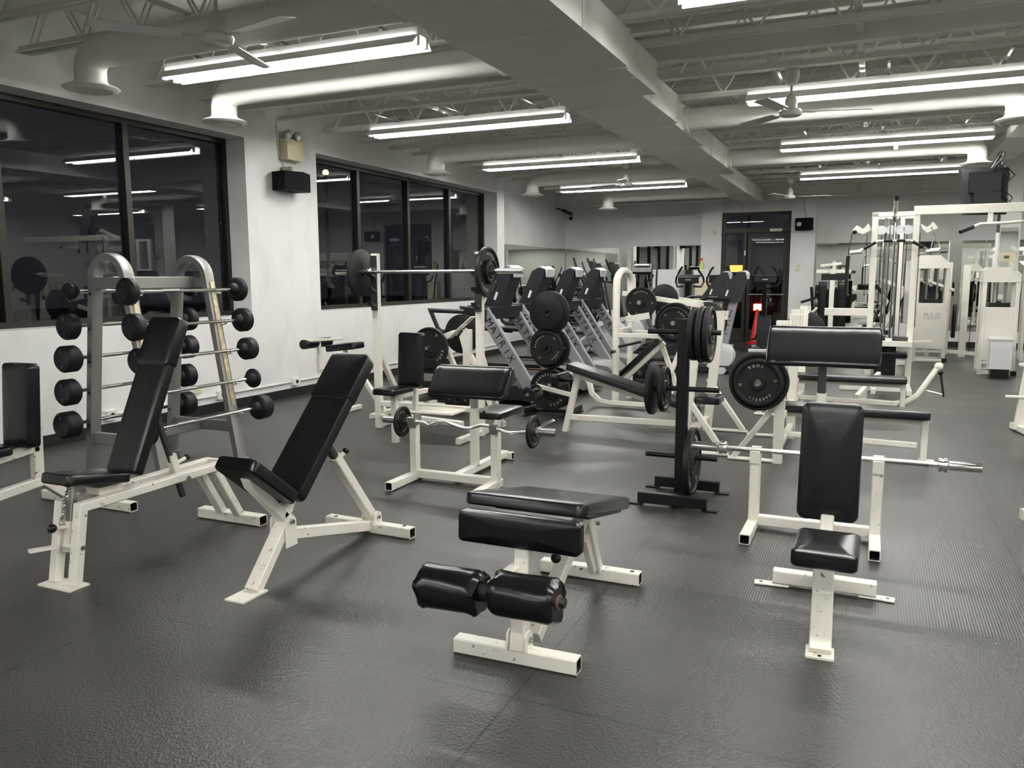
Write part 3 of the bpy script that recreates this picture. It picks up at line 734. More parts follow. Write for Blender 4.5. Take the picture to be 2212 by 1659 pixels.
# --- upright utility bench, right foreground
D = thing('utility_bench', 'black upright bench with square seat, seen from the front at right', 'weight bench', (-.13, 3.5, 0))
MB('front_leg', WORN, D).path([(-.122, 3.185, .012), (-.13, 3.40, .165), (-.134, 3.44, .38)], .05, .082, up=(1, 0, 0))
MB('foot_plate', WORN, D).path([(-.121, 3.145, .005), (-.125, 3.25, .005)], .105, .009)
MB('cross_foot', WORN, D).b((-.372, 3.885, .045), (.078, 3.885, .045), .058, .062)
MB('spine', WORN, D).b((-.131, 3.40, .17), (-.138, 3.86, .06), .055, .055)
MB('floor_tab', WORN, D).b((-.455, 3.86, .006), (-.30, 3.875, .006), .052, .009)
MB('floor_tab', WORN, D).b((.005, 3.885, .006), (.155, 3.875, .006), .052, .009)
hm = MB('bolt_hole', BLACK, D)
for x, y in ((-.425, 3.863), (.125, 3.877), (-.122, 3.16)): hm.c((x, y, .009), (x, y, .012), .008, 8)
MB('seat', VINYL, D).pad((-.118, 3.225, .385), (-.02, -1, 0), (1, -.03, 0), .32, .235, .062, r=.03, crown=.014)
MB('seat_piping', VINYL, D).pipe([(-.225, 3.07, .440), (-.012, 3.063, .440)], .004, 6)
MB('back_post', WHITE, D).b((-.134, 3.43, .34), (-.139, 3.79, .40), .055, .045).b((-.139, 3.79, .20), (-.139, 3.83, .80), .055, .035, up=(1, 0, 0))
P, Q = V((-.142, 3.722, .385)), V((-.140, 3.795, .905)); ex = nrm(Q - P)
MB('backrest', VINYL, D).pad((P + Q) / 2 + V((0, .062, -.01)), ex, (-1, 0, 0), (Q - P).length, .256, .062, r=.035)

# --- seated utility benches (far left edge, and in front of the squat rack)
def seat_station(T, cx, yb, m=WHITE):
    MB('seat', VINYL, T).pad((cx - .0, yb - .24, .455), (0, -1, 0), (1, 0, 0), .33, .245, .05, r=.03, tw=.92)
    P, Q = V((cx + .01, yb, .468)), V((cx + .01, yb + .035, .965)); ex = nrm(Q - P)
    MB('backrest', VINYL, T).pad((P + Q) / 2 + V((0, .085, 0)), ex, (-1, 0, 0), (Q - P).length, .232, .085, r=.03)
E_ = thing('utility_bench', 'upright black bench cut off by the left edge of the view', 'weight bench', (-4.6, 3.1, 0))
seat_station(E_, -4.60, 3.06)
MB('back_post', WORN, E_).b((-4.57, 3.17, .22), (-4.57, 3.19, .80), .06, .05, up=(1, 0, 0))
MB('spine', WORN, E_).path([(-4.57, 2.50, .05), (-4.57, 2.70, .195), (-4.57, 3.20, .245), (-4.57, 3.37, .10), (-4.57, 3.50, .05)], .055, .055, up=(1, 0, 0))
MB('seat_arm', WORN, E_).b((-4.57, 2.68, .40), (-4.57, 3.18, .455), .05, .05)
MB('front_strut', WORN, E_).b((-4.57, 2.70, .40), (-4.57, 2.83, .215), .05, .05, up=(1, 0, 0))
MB('rear_foot', WORN, E_).b((-5.02, 3.53, .032), (-4.20, 3.53, .032), .06, .06, opens=True)
MB('front_foot', WORN, E_).b((-4.80, 2.48, .032), (-4.34, 2.48, .032), .06, .06, opens=True)

# ================================================================== PLATES AND BARS (prototypes)
PI2 = PI / 2
def plate_proto(R, t, nums, words=('YORK', 'BARBELL'), ribs=True, flat=False):
    T = thing('weight_plate', 'x', 'weight plate', (0, 0, 0))
    q = MB('plate_body', IRON, T); h = t / 2
    if flat: prof = [(.028, -h), (R - .008, -h), (R, -h + .006), (R, h - .006), (R - .008, h), (.055, h), (.05, h + .004), (.028, h + .004)]
    else: prof = [(.028, -h), (.055, -h), (.06, -h + .006), (R - .03, -h + .006), (R - .024, -h), (R - .006, -h), (R, -h + .006), (R, h - .006), (R - .006, h), (R - .022, h), (R - .032, h - .013), (R * .5 if R > .15 else .07, h - .013), (.062, h - .012), (.055, h), (.028, h)]
    if not flat and R > .19: prof = prof[:-4] + [(R * .47, h - .013), (R * .44, h - .004), (R * .27, h - .004), (R * .25, h), (.028, h)]
    a = [q.ring([(p[1], p[0] * math.cos(2 * PI * i / 48), p[0] * math.sin(2 * PI * i / 48)) for i in range(48)]) for p in prof]
    for u, v in zip(a, a[1:]): q.skin(u, v)
    q.skin(a[-1], a[0])
    if words and not flat:
        lt = MB('lettering', IRONL, T); rr = R * .73 if R > .15 else R * .66; z = R * .19
        for k, (wd, a0, inw) in enumerate(((words[0], 270, True), (words[1], 90, False))):
            lt.arc_text(wd, (h - .0125, 0, 0), (1, 0, 0), (0, 0, 1), rr, z if k == 0 else z * .8, a0, (math.degrees(z / rr) * (1.0 if k == 0 else .78)), .003, inw)
        for nm, ag in zip(nums, (0, 180)):
            lt.glyphs(nm, (h - .0125, rr * math.cos(math.radians(ag)), 0), (0, 1, 0), (0, 0, 1), z * .8, .003)
    return T
P45 = plate_proto(.2245, .040, ('45', '20')); flush()
P35 = plate_proto(.180, .036, ('35', '15')); flush()
P25 = plate_proto(.150, .034, ('25', '11')); flush()
P10 = plate_proto(.112, .026, ('10', '5')); flush()
PF = plate_proto(.2245, .036, (), (), flat=True); flush()
P35F = plate_proto(.172, .036, (), (), flat=True); flush()
_used = set()
def plate(pr, x, y, z, face, label, roll=0.0, group=None):
    # face: '+x' '-x' '+y' '-y' : the way the lettered side looks
    rz = {'+x': 0, '-x': PI, '+y': PI2, '-y': -PI2}[face]
    R_ = Matrix.Rotation(rz, 4, 'Z') @ Matrix.Rotation(roll, 4, 'X')
    if id(pr) not in _used:
        _used.add(id(pr)); flush(); pr.location = (x, y, z); pr.rotation_euler = R_.to_euler(); pr['label'] = label
        if group: pr['group'] = group
        return pr
    return dup(pr, (x, y, z), R_.to_euler(), label, group)

def olympic_bar(label, c, L=2.2, sleeve=.42, loc=None):
    x, y, z = c; h = L / 2
    T = thing('barbell', label, 'barbell', c)
    MB('shaft', CHROME, T).c((x - h + sleeve, y, z), (x + h - sleeve, y, z), .0145, 16)
    for s_ in (-1, 1):
        MB('sleeve', CHROME, T).lathe((x + s_ * h, y, z), (-s_, 0, 0), [(.016, 0), (.0235, .002), (.025, .006), (.025, sleeve - .045)], 24)
        MB('collar', CHROME, T).lathe((x + s_ * (h - sleeve), y, z), (s_, 0, 0), [(.018, -.008), (.036, -.004), (.038, .008), (.033, .010), (.033, .02), (.038, .022), (.038, .036), (.034, .040), (.026, .042)], 24)
        MB('knurled_grip', STEEL, T).c((x + s_ * .30, y, z), (x + s_ * (h - sleeve - .05), y, z), .0149, 16)
    return T

# ================================================================== BARBELL RACK by the left wall
F = thing('barbell_rack', 'grey A-frame rack of fixed barbells standing by the left wall', 'rack', (-5.05, 4.6, 0))
def aframe(y):
    pts = [(-5.405, y, 0.004), (-5.235, y, 1.44)]
    r = .163; cx, cz = -5.073, 1.455
    for k in range(1, 14):
        a = math.radians(176 - 176 * k / 14 + 4 * (1 - k / 14)); pts.append((cx + r * math.cos(a), y, cz + r * math.sin(a)))
    pts += [(-4.905, y, 1.44), (-4.660, y, 0.004)]
    f = MB('a_frame', GREY, F)
    f.sweep(pts, [(.03 * c_, .045 * s2) for c_, s2 in ((1, .55), (.8, 1), (-.8, 1), (-1, .55), (-1, -.55), (-.8, -1), (.8, -1), (1, -.55))], up=(0, 1, 0))
    for x, zs in ((-5.405, 0), (-4.66, 0)): MB('foot_cap', GREY, F).box((x - .05, y - .05, 0), (x + .05, y + .06, .008), .003)
    MB('wear_guard', WORNTAPE, F).b((-4.868, y + .0, 1.43), (-4.70, y, .44), .042, .012, up=(1, 0, .25))
    for z in (1.35, 1.09, .85, .61, .37): xx = -5.40 + .118 * z; MB('bolt', BLACK, F).c((xx, y - .048, z), (xx, y - .051, z), .009, 8)
    return f
for y in (4.2, 4.97): aframe(y)
MB('top_beam', GREY, F).b((-5.07, 4.2, 1.43), (-5.07, 4.97, 1.43), .05, .092)
for y in (4.2, 4.97): MB('end_plate', GREY, F).b((-5.21, y, 1.43), (-4.90, y, 1.43), .05, .085); MB('cross_brace', GREY, F).b((-5.37, y, .265), (-4.71, y, .265), .045, .085)
MB('low_beam', GREY, F).b((-5.05, 4.2, .265), (-5.05, 4.97, .265), .05, .075)
FB = []
def fixed_bar(label, x, z, y0, y1, R, Wd, lead=.0):
    T = thing('fixed_barbell', label, 'barbell', (x, (y0 + y1) / 2, z), 'fixed barbells on the rack')
    MB('shaft', CHROME, T).c((x, y0 + .03, z), (x, y1 - .03, z), .013, 12)
    MB('knurled_grip', STEEL, T).c((x, y0 + .30, z), (x, y0 + .46, z), .0142, 12)
    for y, s_ in ((y0, -1), (y1, 1)):
        h = MB('head', RUBBER, T)
        h.lathe((x, y, z), (0, s_, 0), [(.022, -Wd / 2 - .045), (.045, -Wd / 2 - .03), (.055, -Wd / 2 - .004), (R * .72, -Wd / 2), (R - .012, -Wd / 2 + .004), (R, -Wd / 2 + .018), (R, Wd / 2 - .016), (R - .012, Wd / 2 - .003), (R * .8, Wd / 2), (R * .74, Wd / 2 - .004), (0.004, Wd / 2 - .004)], 36)
        nm = MB('weight_mark', PLASTIC, T)
        for a in (90, 270): nm.c((x + .055 * math.cos(math.radians(a)) * R / .1, y + s_ * (Wd / 2 - .004), z + R * .55 * math.sin(math.radians(a))), (x + .055 * math.cos(math.radians(a)) * R / .1, y + s_ * (Wd / 2), z + R * .55 * math.sin(math.radians(a))), .016, 10)
rows = [(1.37, .098, .07, .062, .05), (1.118, .098, .085, .098, .085), (.88, .092, .10, .098, .12), (.632, .080, .05, .098, .11), (.386, .102, .115, .100, .125)]
names = ['top', 'second', 'third', 'fourth', 'bottom']
for i, (z, R1, W1_, R2, W2_) in enumerate(rows):
    fixed_bar('fixed barbell on the %s front rung of the grey rack' % names[i], -4.66 - .168 * z + .058, z, 4.135 if i < 4 else 4.05, 5.215 if i < 4 else 5.25, R1, W1_)
    fixed_bar('fixed barbell on the %s rung at the wall side of the grey rack' % names[i], -5.405 + .118 * z - .058, z, 4.03, 5.15, R2, W2_)
    for y in (4.2, 4.97):
        for s_, x in ((1, -4.66 - .168 * z), (-1, -5.405 + .118 * z)):
            MB('bar_rest', CHROME, F).b((x + s_ * .02, y + .03, z - .03), (x + s_ * .075, y + .03, z - .022), .022, .014).ball((x + s_ * .082, y + .03, z - .014), .011, 8)

# ================================================================== PREACHER CURL BENCHES
def preacher(cx, y, label, pz, gl=1.0, right=False):
    T = thing('preacher_bench', label, 'preacher bench', (cx, y, 0))
    for s_ in (-1, 1):
        x = cx + s_ * .325
        MB('upright', WORN, T).b((x, y, .06), (x, y, .405), .058, .058, up=(0, 1, 0))
        f0, f1 = (-.36, .055)
        MB('foot', WORN, T).b((x, y + f0, .032), (x, y + f1, .032), .058, .058, opens=True)
        c = MB('bar_cradle', WHITE if right else STEEL, T)
        c.prism([(x - .028, y - .045, .39), (x - .028, y + .045, .39), (x - .028, y + .05, .475), (x - .028, y + .035, .475), (x - .028, y + .022, .43), (x - .028, y - .022, .43), (x - .028, y - .035, .46), (x - .028, y - .05, .46)], (.056, 0, 0))
    MB('cross_tube', WORN, T).b((cx - .30, y, .048), (cx + .30, y, .048), .05, .06)
    MB('spine', WHITE, T).b((cx, y + .02, .045), (cx, y + .86, .045), .055, .055)
    MB('rear_foot', WHITE, T).b((cx - .07, y + .86, .032), (cx + .07, y + .86, .032), .055, .058, opens=True)
    MB('pad_post', WHITE, T).b((cx, y + .32, .06), (cx, y + .32, .50 if not right else .77), .055, .058, up=(0, 1, 0))
    MB('telescoping_post', STEEL if not right else DSTEEL, T).b((cx, y + .32, .47), (cx, y + .32, pz + .03), .046, .046, up=(0, 1, 0))
    MB('knob', BLACK, T).ball((cx + .075, y + .33, .47), .015, 10); MB('knob_stem', STEEL, T).c((cx + .02, y + .33, .47), (cx + .07, y + .33, .47), .007, 8)
    MB('seat_post', WHITE, T).b((cx, y + .70, .06), (cx, y + .70, .40), .05, .05, up=(0, 1, 0))
    MB('seat', VINYL, T).pad((cx + .02, y + .66, .395), (0, 1, 0), (-1, 0, 0), .45, .26, .05, r=.02)
    # rolled arm pad, arms hanging over the slope towards the bar
    q = MB('arm_pad', VINYL, T)
    H = .215
    pr = [(-.135, pz - .02), (-.15, pz + .0), (-.135, pz + .03), (-.05, pz + H * .62), (.0, pz + H * .92), (.035, pz + H), (.07, pz + H * .93), (.085, pz + H * .7), (.07, pz + H * .55), (-.02, pz + H * .3), (-.09, pz - .01)]
    # round the profile
    for _ in range(2):
        n = len(pr); pr = [p for i in range(n) for p in ((pr[i][0] * .75 + pr[(i + 1) % n][0] * .25, pr[i][1] * .75 + pr[(i + 1) % n][1] * .25), (pr[i][0] * .25 + pr[(i + 1) % n][0] * .75, pr[i][1] * .25 + pr[(i + 1) % n][1] * .75))]
    my, mz = sum(p[0] for p in pr) / len(pr), sum(p[1] for p in pr) / len(pr); last = None
    xs = [(-.312, .80), (-.306, .93), (-.296, 1.0), (-.262, 1.0), (-.258, .985), (-.254, 1.0), (-.1, .985), (.0, .978), (.1, .985), (.254, 1.0), (.258, .985), (.262, 1.0), (.296, 1.0), (.306, .93), (.312, .80)]
    for x, k in xs:
        nr = q.ring([(cx + x, y + .30 + my + (p[0] - my) * k, mz + (p[1] - mz) * k) for p in pr])
        if last: q.skin(last, nr)
        else: q.cap(nr)
        last = nr
    q.cap(last)
    return T
preacher(-2.665, 4.95, 'black padded preacher bench at centre holding the zigzag curl bar', .605)
preacher(-.255, 4.76, 'tall preacher bench at right with the largest arm pad', .955, right=True)
# curl bar on the first preacher bench
ez = thing('curl_bar', 'chrome zigzag curl bar with small plates resting on the preacher bench', 'barbell', (-2.55, 4.93, .40))
yb, zb = 4.925, .437
MB('shaft', CHROME, ez).pipe([(-3.06, yb, zb), (-2.90, yb - .0, zb - .008), (-2.85, yb - .01, zb - .022), (-2.76, yb - .02, zb + .012), (-2.71, yb - .02, zb + .016), (-2.58, yb - .01, zb - .02), (-2.53, yb, zb - .022), (-2.44, yb, zb + .008), (-2.39, yb, zb + .006), (-2.24, yb - .01, zb - .028), (-2.20, yb - .01, zb - .026), (-2.06, yb, zb - .012)], .0125, 12, up=(0, 1, 0))
for x0, x1 in ((-3.235, -3.03), (-2.075, -1.885)): MB('sleeve', STEEL, ez).lathe((x0, yb, zb - .005), (1, 0, 0), [(.018, 0), (.0245, .002), (.0245, x1 - x0 - .002), (.018, x1 - x0)], 22)
MB('inner_collar', CHROME, ez).lathe((-3.04, yb, zb - .005), (1, 0, 0), [(.02, 0), (.036, .002), (.036, .022), (.02, .024)], 20); MB('inner_collar', CHROME, ez).lathe((-2.085, yb, zb - .008), (1, 0, 0), [(.02, 0), (.034, .002), (.034, .018), (.02, .02)], 20)
plate(P10, -3.075, yb, zb - .01, '+x', 'small iron plate on the left sleeve of the zigzag curl bar', .4)
plate(P10, -2.048, yb, zb - .01, '-x', 'small iron plate on the right sleeve of the zigzag curl bar', .9)
cp = thing('spring_clip', 'wire spring clip on the right end of the curl bar', 'clip', (-2.0, yb, zb))
q = MB('coil', CHROME, cp)
for k in range(3): q.lathe((-2.02 + k * .007, yb, zb - .007), (1, 0, 0), [(.0255, -.003), (.0295, 0), (.0255, .003)], 18)
MB('handle', CHROME, cp).pipe([(-2.015, yb + .01, zb + .02), (-1.985, yb + .03, zb + .045), (-1.925, yb + .045, zb + .075), (-1.915, yb + .045, zb + .068), (-1.975, yb + .03, zb + .035), (-2.01, yb + .01, zb + .015)], .003, 6)
cp2 = single('spring_clip', CHROME, 'wire spring clip hanging at the left sleeve of the curl bar', 'clip', (-3.10, yb, zb - .1))
cp2.lathe((-3.10, yb, zb - .005), (1, 0, 0), [(.0255, -.006), (.0295, 0), (.0255, .006)], 18); cp2.pipe([(-3.10, yb, zb - .03), (-3.10, yb - .01, zb - .10), (-3.095, yb - .02, zb - .14), (-3.09, yb - .01, zb - .12)], .003, 6)
# bare bar on the second preacher bench
olympic_bar('bare chrome barbell resting across the tall preacher bench at right', (-.193, 4.755, .4605), 1.512, .20)

# ================================================================== SQUAT RACK with seat, middle left
H = thing('squat_rack', 'cream squat rack with a small black seat, holding the high loaded barbell', 'rack', (-3.83, 6.5, 0))
for x in (-4.385, -3.272):
    MB('upright', WHITE, H).b((x, 6.60, .0), (x, 6.60, 1.69), .068, .06, up=(0, 1, 0))
    hp = MB('hook_plate', DSTEEL, H); hp.box((x - .036, 6.558, 1.15), (x + .036, 6.570, 1.67), .003)
    for z in (1.485, 1.345, 1.205): hp.prism([(x - .03, 6.56, z - .03), (x - .03, 6.49, z - .004), (x - .03, 6.475, z + .030), (x - .03, 6.488, z + .032), (x - .03, 6.505, z + .012), (x - .03, 6.56, z + .008)], (.06, 0, 0))
MB('cross_tube', WHITE, H).b((-4.36, 6.60, .24), (-3.30, 6.60, .24), .05, .052)
MB('low_tube', WHITE, H).b((-4.36, 6.59, .115), (-3.86, 6.30, .115), .045, .045)
MB('foot', WHITE, H).b((-3.272, 6.15, .03), (-3.272, 7.1, .03), .055, .055); MB('foot', WHITE, H).b((-4.385, 6.60, .03), (-4.385, 7.15, .03), .055, .055)
MB('rear_brace', WHITE, H).b((-3.272, 7.05, .05), (-3.272, 6.62, .75), .05, .05, up=(1, 0, 0)); MB('rear_brace', WHITE, H).b((-4.385, 7.1, .05), (-4.385, 6.62, .75), .05, .05, up=(1, 0, 0))
seat_station(H, -3.815, 6.20)
MB('seat_post', WHITE, H).b((-3.845, 6.035, 0), (-3.845, 6.035, .455), .055, .055, up=(0, 1, 0))
MB('seat_tube', WHITE, H).b((-3.845, 6.03, .41), (-3.83, 6.58, .40), .045, .045)
MB('back_post', WHITE, H).b((-3.81, 6.33, .26), (-3.81, 6.345, .85), .05, .045, up=(1, 0, 0))
MB('spotter_platform', WHITE, H).box((-3.86, 6.26, .235), (-3.39, 6.55, .252), .003)
MB('platform_tube', WHITE, H).b((-3.86, 6.24, .20), (-3.27, 6.24, .17), .04, .05)
olympic_bar('long chrome barbell loaded with one plate a side on the squat rack', (-3.80, 6.525, 1.516), 1.98, .40)
plate(PF, -4.50, 6.525, 1.505, '-x', 'blank back of the plate on the left end of the high barbell', 0)
plate(P45, -3.155, 6.525, 1.505, '+x', 'large lettered plate on the right end of the high barbell', -.5)
plate(P10, -3.118, 6.525, 1.512, '+x', 'small plate in front of the large plate, right end of the high barbell', .4)

# ================================================================== PLATE TREES
def tree(label):
    T = thing('plate_tree', label, 'plate rack', (0, 0, 0))
    MB('post', BLACK, T).b((0, 0, .04), (0, 0, 1.19), .075, .05, up=(0, 1, 0))
    for y in (-.235, .215):
        MB('base_bar', BLACK, T).b((-.22, y, .05), (.22, y, .05), .05, .07)
        for s_ in (-1, 1): MB('floor_tab', BLACK, T).b((s_ * .19, y, .006), (s_ * .285, y, .006), .045, .008)
    MB('base_spine', BLACK, T).b((0, -.235, .03), (0, .215, .03), .06, .035)
    for z in (1.105, .735, .285):
        for s_ in (-1, 1):
            MB('peg', BLACK, T).c((0, 0, z), (s_ * .235, 0, z), .0165, 16)
    return T
t1 = tree('black plate tree in front, nearest the camera, with bare lower pegs'); flush()
t1.location = (-1.108, 5.2, 0)
t2 = dup(t1, (-3.10, 8.0, 0), (0, 0, PI2), 'black plate tree farther back, its plates facing the camera')
plate(P35F, -1.005, 5.2, 1.105 - .0, '+x', 'thin plate next to the post, upper right peg of the nearest tree', 0, None).location = (-1.040, 5.2, 1.095)
plate(P35, -.990, 5.2, 1.092, '-x', 'middle plate on the upper right peg of the nearest tree', 1)
plate(P35, -.945, 5.2, 1.092, '+x', 'outer plate on the upper right peg of the nearest tree', 1)
plate(P35F, -1.305, 5.2, .726, '-x', 'outer plate on the left middle peg of the nearest tree', 0)
plate(P25, -1.228, 5.2, .728, '+x', 'smaller plate by the post, left middle peg of the nearest tree', 2)
plate(P45, -1.035, 5.2, .258, '+x', 'large lettered plate low on the right of the nearest tree', -.9)
for z, off_, pr, lb, ro in ((1.105, .10, PF, 'large blank plate at the back of the top peg, farther tree', 0), (1.105, .15, P35F, 'plate at the front of the top peg, farther tree', 0),
                        (.735, .085, P45, 'large plate at the back of the middle peg, farther tree', 0), (.735, .175, P35, 'lettered plate at the front of the middle peg, farther tree', .9),
                        (.285, .09, P45, 'large lettered plate on the bottom peg, farther tree', .5)):
    plate(pr, -3.10, 8.0 - off_, z - .012, '-y', lb, ro)
plate(P45, -3.10, 8.10, .273, '+y', 'plate on the back bottom peg of the farther tree', 1)

# ================================================================== OLYMPIC BENCHES (bar across y)
def store_peg(T, x, y, z, s_): MB('storage_peg', WHITE, T).c((x, y, z), (x, y + s_ * .16, z), .018, 12)
Mn = thing('decline_bench', 'long decline bench with roller legs and tall cream uprights', 'weight bench', (-2.0, 7.12, 0))
MB('end_leg', WHITE, Mn).b((-2.63, 7.12, 0), (-2.50, 7.12, .56), .055, .06, up=(0, 1, 0))
MB('low_rail', WHITE, Mn).b((-2.58, 7.12, .14), (-1.35, 7.12, .15), .05, .055)
MB('seat_rail', WHITE, Mn).b((-2.55, 7.12, .56), (-1.40, 7.12, .22), .05, .05)
MB('back_pad', VINYLM, Mn).pad((-1.98, 7.13, .43), (1, 0, -.285), (0, 1, 0), 1.28, .27, .06, r=.03)
MB('roller_arm', WHITE, Mn).b((-2.56, 7.12, .35), (-2.93, 7.12, .42), .04, .04)
roller_m = MB('foam_roller', VINYL, Mn)
for y0, y1 in ((6.84, 7.06), (7.18, 7.40)): roller_m.lathe((-2.90, y0, .375), (0, 1, 0), [(.03, 0), (.066, .006), (.076, .03), (.074, (y1 - y0) / 2), (.076, y1 - y0 - .03), (.066, y1 - y0 - .006), (.03, y1 - y0)], 22)
MB('roller_axle', STEEL, Mn).c((-2.90, 6.825, .375), (-2.90, 7.41, .375), .016, 10)
MB('knee_roller', VINYL, Mn).pad((-2.72, 7.13, .50), (0, 1, 0), (0, 0, 1), .34, .12, .07, r=.03)
MB('knee_bracket', BLACK, Mn).b((-2.66, 7.12, .48), (-2.53, 7.12, .50), .04, .03)
def uprights(T, x, ys, top, lean, sgn, pegs):
    for y in ys:
        MB('upright', WHITE, T).prism([(x - .035, y - .04, 0), (x + .035, y - .04, 0), (x + .045 + lean, y - .04, top), (x - .045 + lean, y - .04, top)], (0, .075, 0))
        MB('bar_cup', WHITE, T).prism([(x + lean - .05, y - .03, top - .08), (x + lean + .06, y - .03, top - .08), (x + lean + .07, y - .03, top - .0), (x + lean + .055, y - .03, top), (x + lean + .045, y - .03, top - .05), (x + lean - .05, y - .03, top - .05)], (0, .06, 0))
        MB('brace', WHITE, T).b((x, y, .50), (x + sgn * .34, y, .02), .045, .05, up=(0, 1, 0))
        MB('floor_rail', WHITE, T).b((x - sgn * .03, y, .012), (x + sgn * .38, y, .012), .06, .02)
        for z in pegs: store_peg(T, x + sgn * .12 if sgn < 0 else x, y, z, -1 if y < 7.1 else 1)
    for z in (.12, .34): MB('cross_tube', WHITE, T).b((x, ys[0], z), (x, ys[1], z), .05, .05)
uprights(Mn, -1.40, (6.62, 7.70), 1.14, .10, 1, (.62,))
MB('seat_end_pad', VINYL, Mn).pad((-1.28, 7.12, .36), (1, 0, 0), (0, 1, 0), .22, .30, .06, r=.03)

def flat_bench(label, x0, yc, top):
    T = thing('flat_bench', label, 'weight bench', (x0 + .5, yc, 0))
    uprights(T, x0, (yc - .52, yc + .54), top, 0, -1, (.66,))
    MB('pad', VINYL, T).pad((x0 + .53, yc, .345), (1, 0, 0), (0, 1, 0), 1.10, .27, .06, r=.03)
    MB('seat_rail', WHITE, T).b((x0, yc, .32), (x0 + 1.03, yc, .32), .05, .05)
    MB('low_rail', WHITE, T).b((x0, yc, .14), (x0 + 1.0, yc, .12), .045, .045)
    MB('end_leg', WHITE, T).b((x0 + 1.05, yc, 0), (x0 + 1.05, yc, .33), .05, .055, up=(0, 1, 0))
    MB('floor_tab', WHITE, T).b((x0 + 1.02, yc, .006), (x0 + 1.13, yc, .006), .05, .01)
    return T
flat_bench('flat black bench behind the bare barbell, nearer of the two', -.63, 7.05, 1.12)
flat_bench('flat black bench farther back, parallel to the nearer one', -.72, 9.30, 1.12)
plate(P35, -.775, 6.33, .655, '-y', 'lettered plate hanging on the near upright of the flat bench', 3.3)
plate(P45, -.775, 6.385, .655, '-y', 'larger plate behind the lettered one on the flat bench upright', 0)
plate(PF, -.716, 9.99, .83, '-y', 'plate half hidden behind the arm pad at right', 0)
flush()
# ================================================================== PLATE LOADED MACHINES
S = thing('row_machine', 'cream plate loaded lever machine behind the squat rack', 'gym machine', (-4.1, 7.8, 0))
MB('post', WHITE, S).b((-4.02, 7.80, 0), (-4.02, 7.80, .90), .09, .07, up=(0, 1, 0))
MB('head_plate', WHITE, S).prism([(-4.02, 7.755, .92), (-3.955, 7.755, .88), (-3.97, 7.755, .66), (-4.02, 7.755, .56), (-4.10, 7.755, .82)], (0, .01, 0))
MB('lever', WHITE, S).b((-4.62, 7.82, .70), (-4.18, 7.82, .86), .06, .055, up=(0, 1, 0)).b((-4.22, 7.76, .80), (-3.93, 7.76, 1.04), .012, .11, up=(0, 1, 0))
MB('brace', WHITE, S).b((-4.30, 7.80, .72), (-3.96, 7.80, .04), .05, .05, up=(0, 1, 0)).b((-3.98, 7.80, .62), (-3.72, 7.80, .02), .05, .05, up=(0, 1, 0))
MB('base', WHITE, S).b((-4.85, 7.80, .035), (-3.45, 7.80, .035), .06, .06).b((-4.55, 7.3, .035), (-4.55, 8.0, .035), .06, .06).b((-3.72, 7.3, .035), (-3.72, 8.0, .035), .06, .06)
MB('weight_peg', STEEL, S).c((-4.40, 7.80, .70), (-4.40, 7.56, .70), .02, 12); MB('weight_peg', STEEL, S).c((-4.28, 7.82, .82), (-4.28, 8.26, .82), .02, 12)
MB('handle', BLACK, S).c((-4.75, 7.6, .58), (-4.55, 7.6, .62), .02, 10)
MB('seat', VINYL, S).pad((-4.55, 7.9, .40), (1, 0, 0), (0, 1, 0), .3, .3, .06)
plate(P45, -4.40, 7.64, .70, '-y', 'large lettered plate behind the small black seat, on the lever machine', 1.0)
plate(PF, -4.28, 8.18, .82, '-y', 'plate on the far side of the lever machine', 0)
plate(P25, -4.05, 7.60, .15, '-y', 'plate low under the black preacher arm pad, on the lever machine', 0)

R_ = thing('incline_press_machine', 'cream plate loaded machine with a tall rounded arch frame', 'gym machine', (-2.5, 9.1, 0))
arch = [(-2.66, 8.85, 0.0), (-2.66, 8.85, 1.38)]
for k in range(1, 9): a = math.radians(180 - 180 * k / 9); arch.append((-2.66, 9.15 + .30 * math.cos(a), 1.38 + .16 * math.sin(a)))
arch += [(-2.66, 9.45, 1.38), (-2.66, 9.45, 1.12)]
MB('arch', WHITE, R_).sweep(arch, MB.sect(None, .06, .08, .02), up=(1, 0, 0))
MB('upright', WHITE, R_).b((-2.66, 9.45, 0), (-2.66, 9.45, 1.15), .06, .06, up=(0, 1, 0))
for y in (8.85, 9.45): MB('side_rail', WHITE, R_).b((-2.66, y, .80), (-2.10, y, .80), .05, .05)
for z in (.62, .22): MB('adjuster_peg', BLACK, R_).c((-2.66, 8.80, z), (-2.66, 8.70, z), .018, 10)
MB('cross_rail', WHITE, R_).b((-2.66, 8.85, .84), (-2.66, 9.45, .84), .05, .05)
MB('back_pad', VINYL, R_).pad((-2.42, 9.0, .50), (.52, 0, .50), (0, 1, 0), .72, .24, .05, r=.02)
MB('pad_rail', WHITE, R_).b((-2.70, 9.0, .18), (-2.14, 9.0, .72), .05, .08, up=(0, 1, 0))
MB('axle', CHROME, R_).c((-2.22, 8.86, .80), (-2.22, 9.2, .80), .03, 14)
for y, dz in ((9.10, .0), (9.65, .10)):
    MB('lever_arm', WHITE, R_).b((-2.66, y, 1.30 - .03), (-1.75, y + .1, 1.13), .05, .055)
MB('weight_peg', STEEL, R_).c((-2.42, 9.15, 1.17), (-2.42, 8.92, 1.17), .024, 14); MB('weight_peg', STEEL, R_).c((-1.97, 9.0, .96), (-1.97, 8.66, .96), .024, 14)
MB('handle', BLACK, R_).c((-2.60, 8.75, .68), (-2.35, 8.8, .74), .016, 10)
MB('tilted_bracket', WHITE, R_).b((-2.55, 8.86, .98), (-2.28, 8.86, 1.03), .012, .07)
MB('base_curve', WHITE, R_).path([(-2.95, 8.75, .30), (-2.90, 8.72, .14), (-2.80, 8.70, .06), (-2.68, 8.68, .045), (-1.85, 8.68, .045)], .055, .055, up=(0, 1, 0))
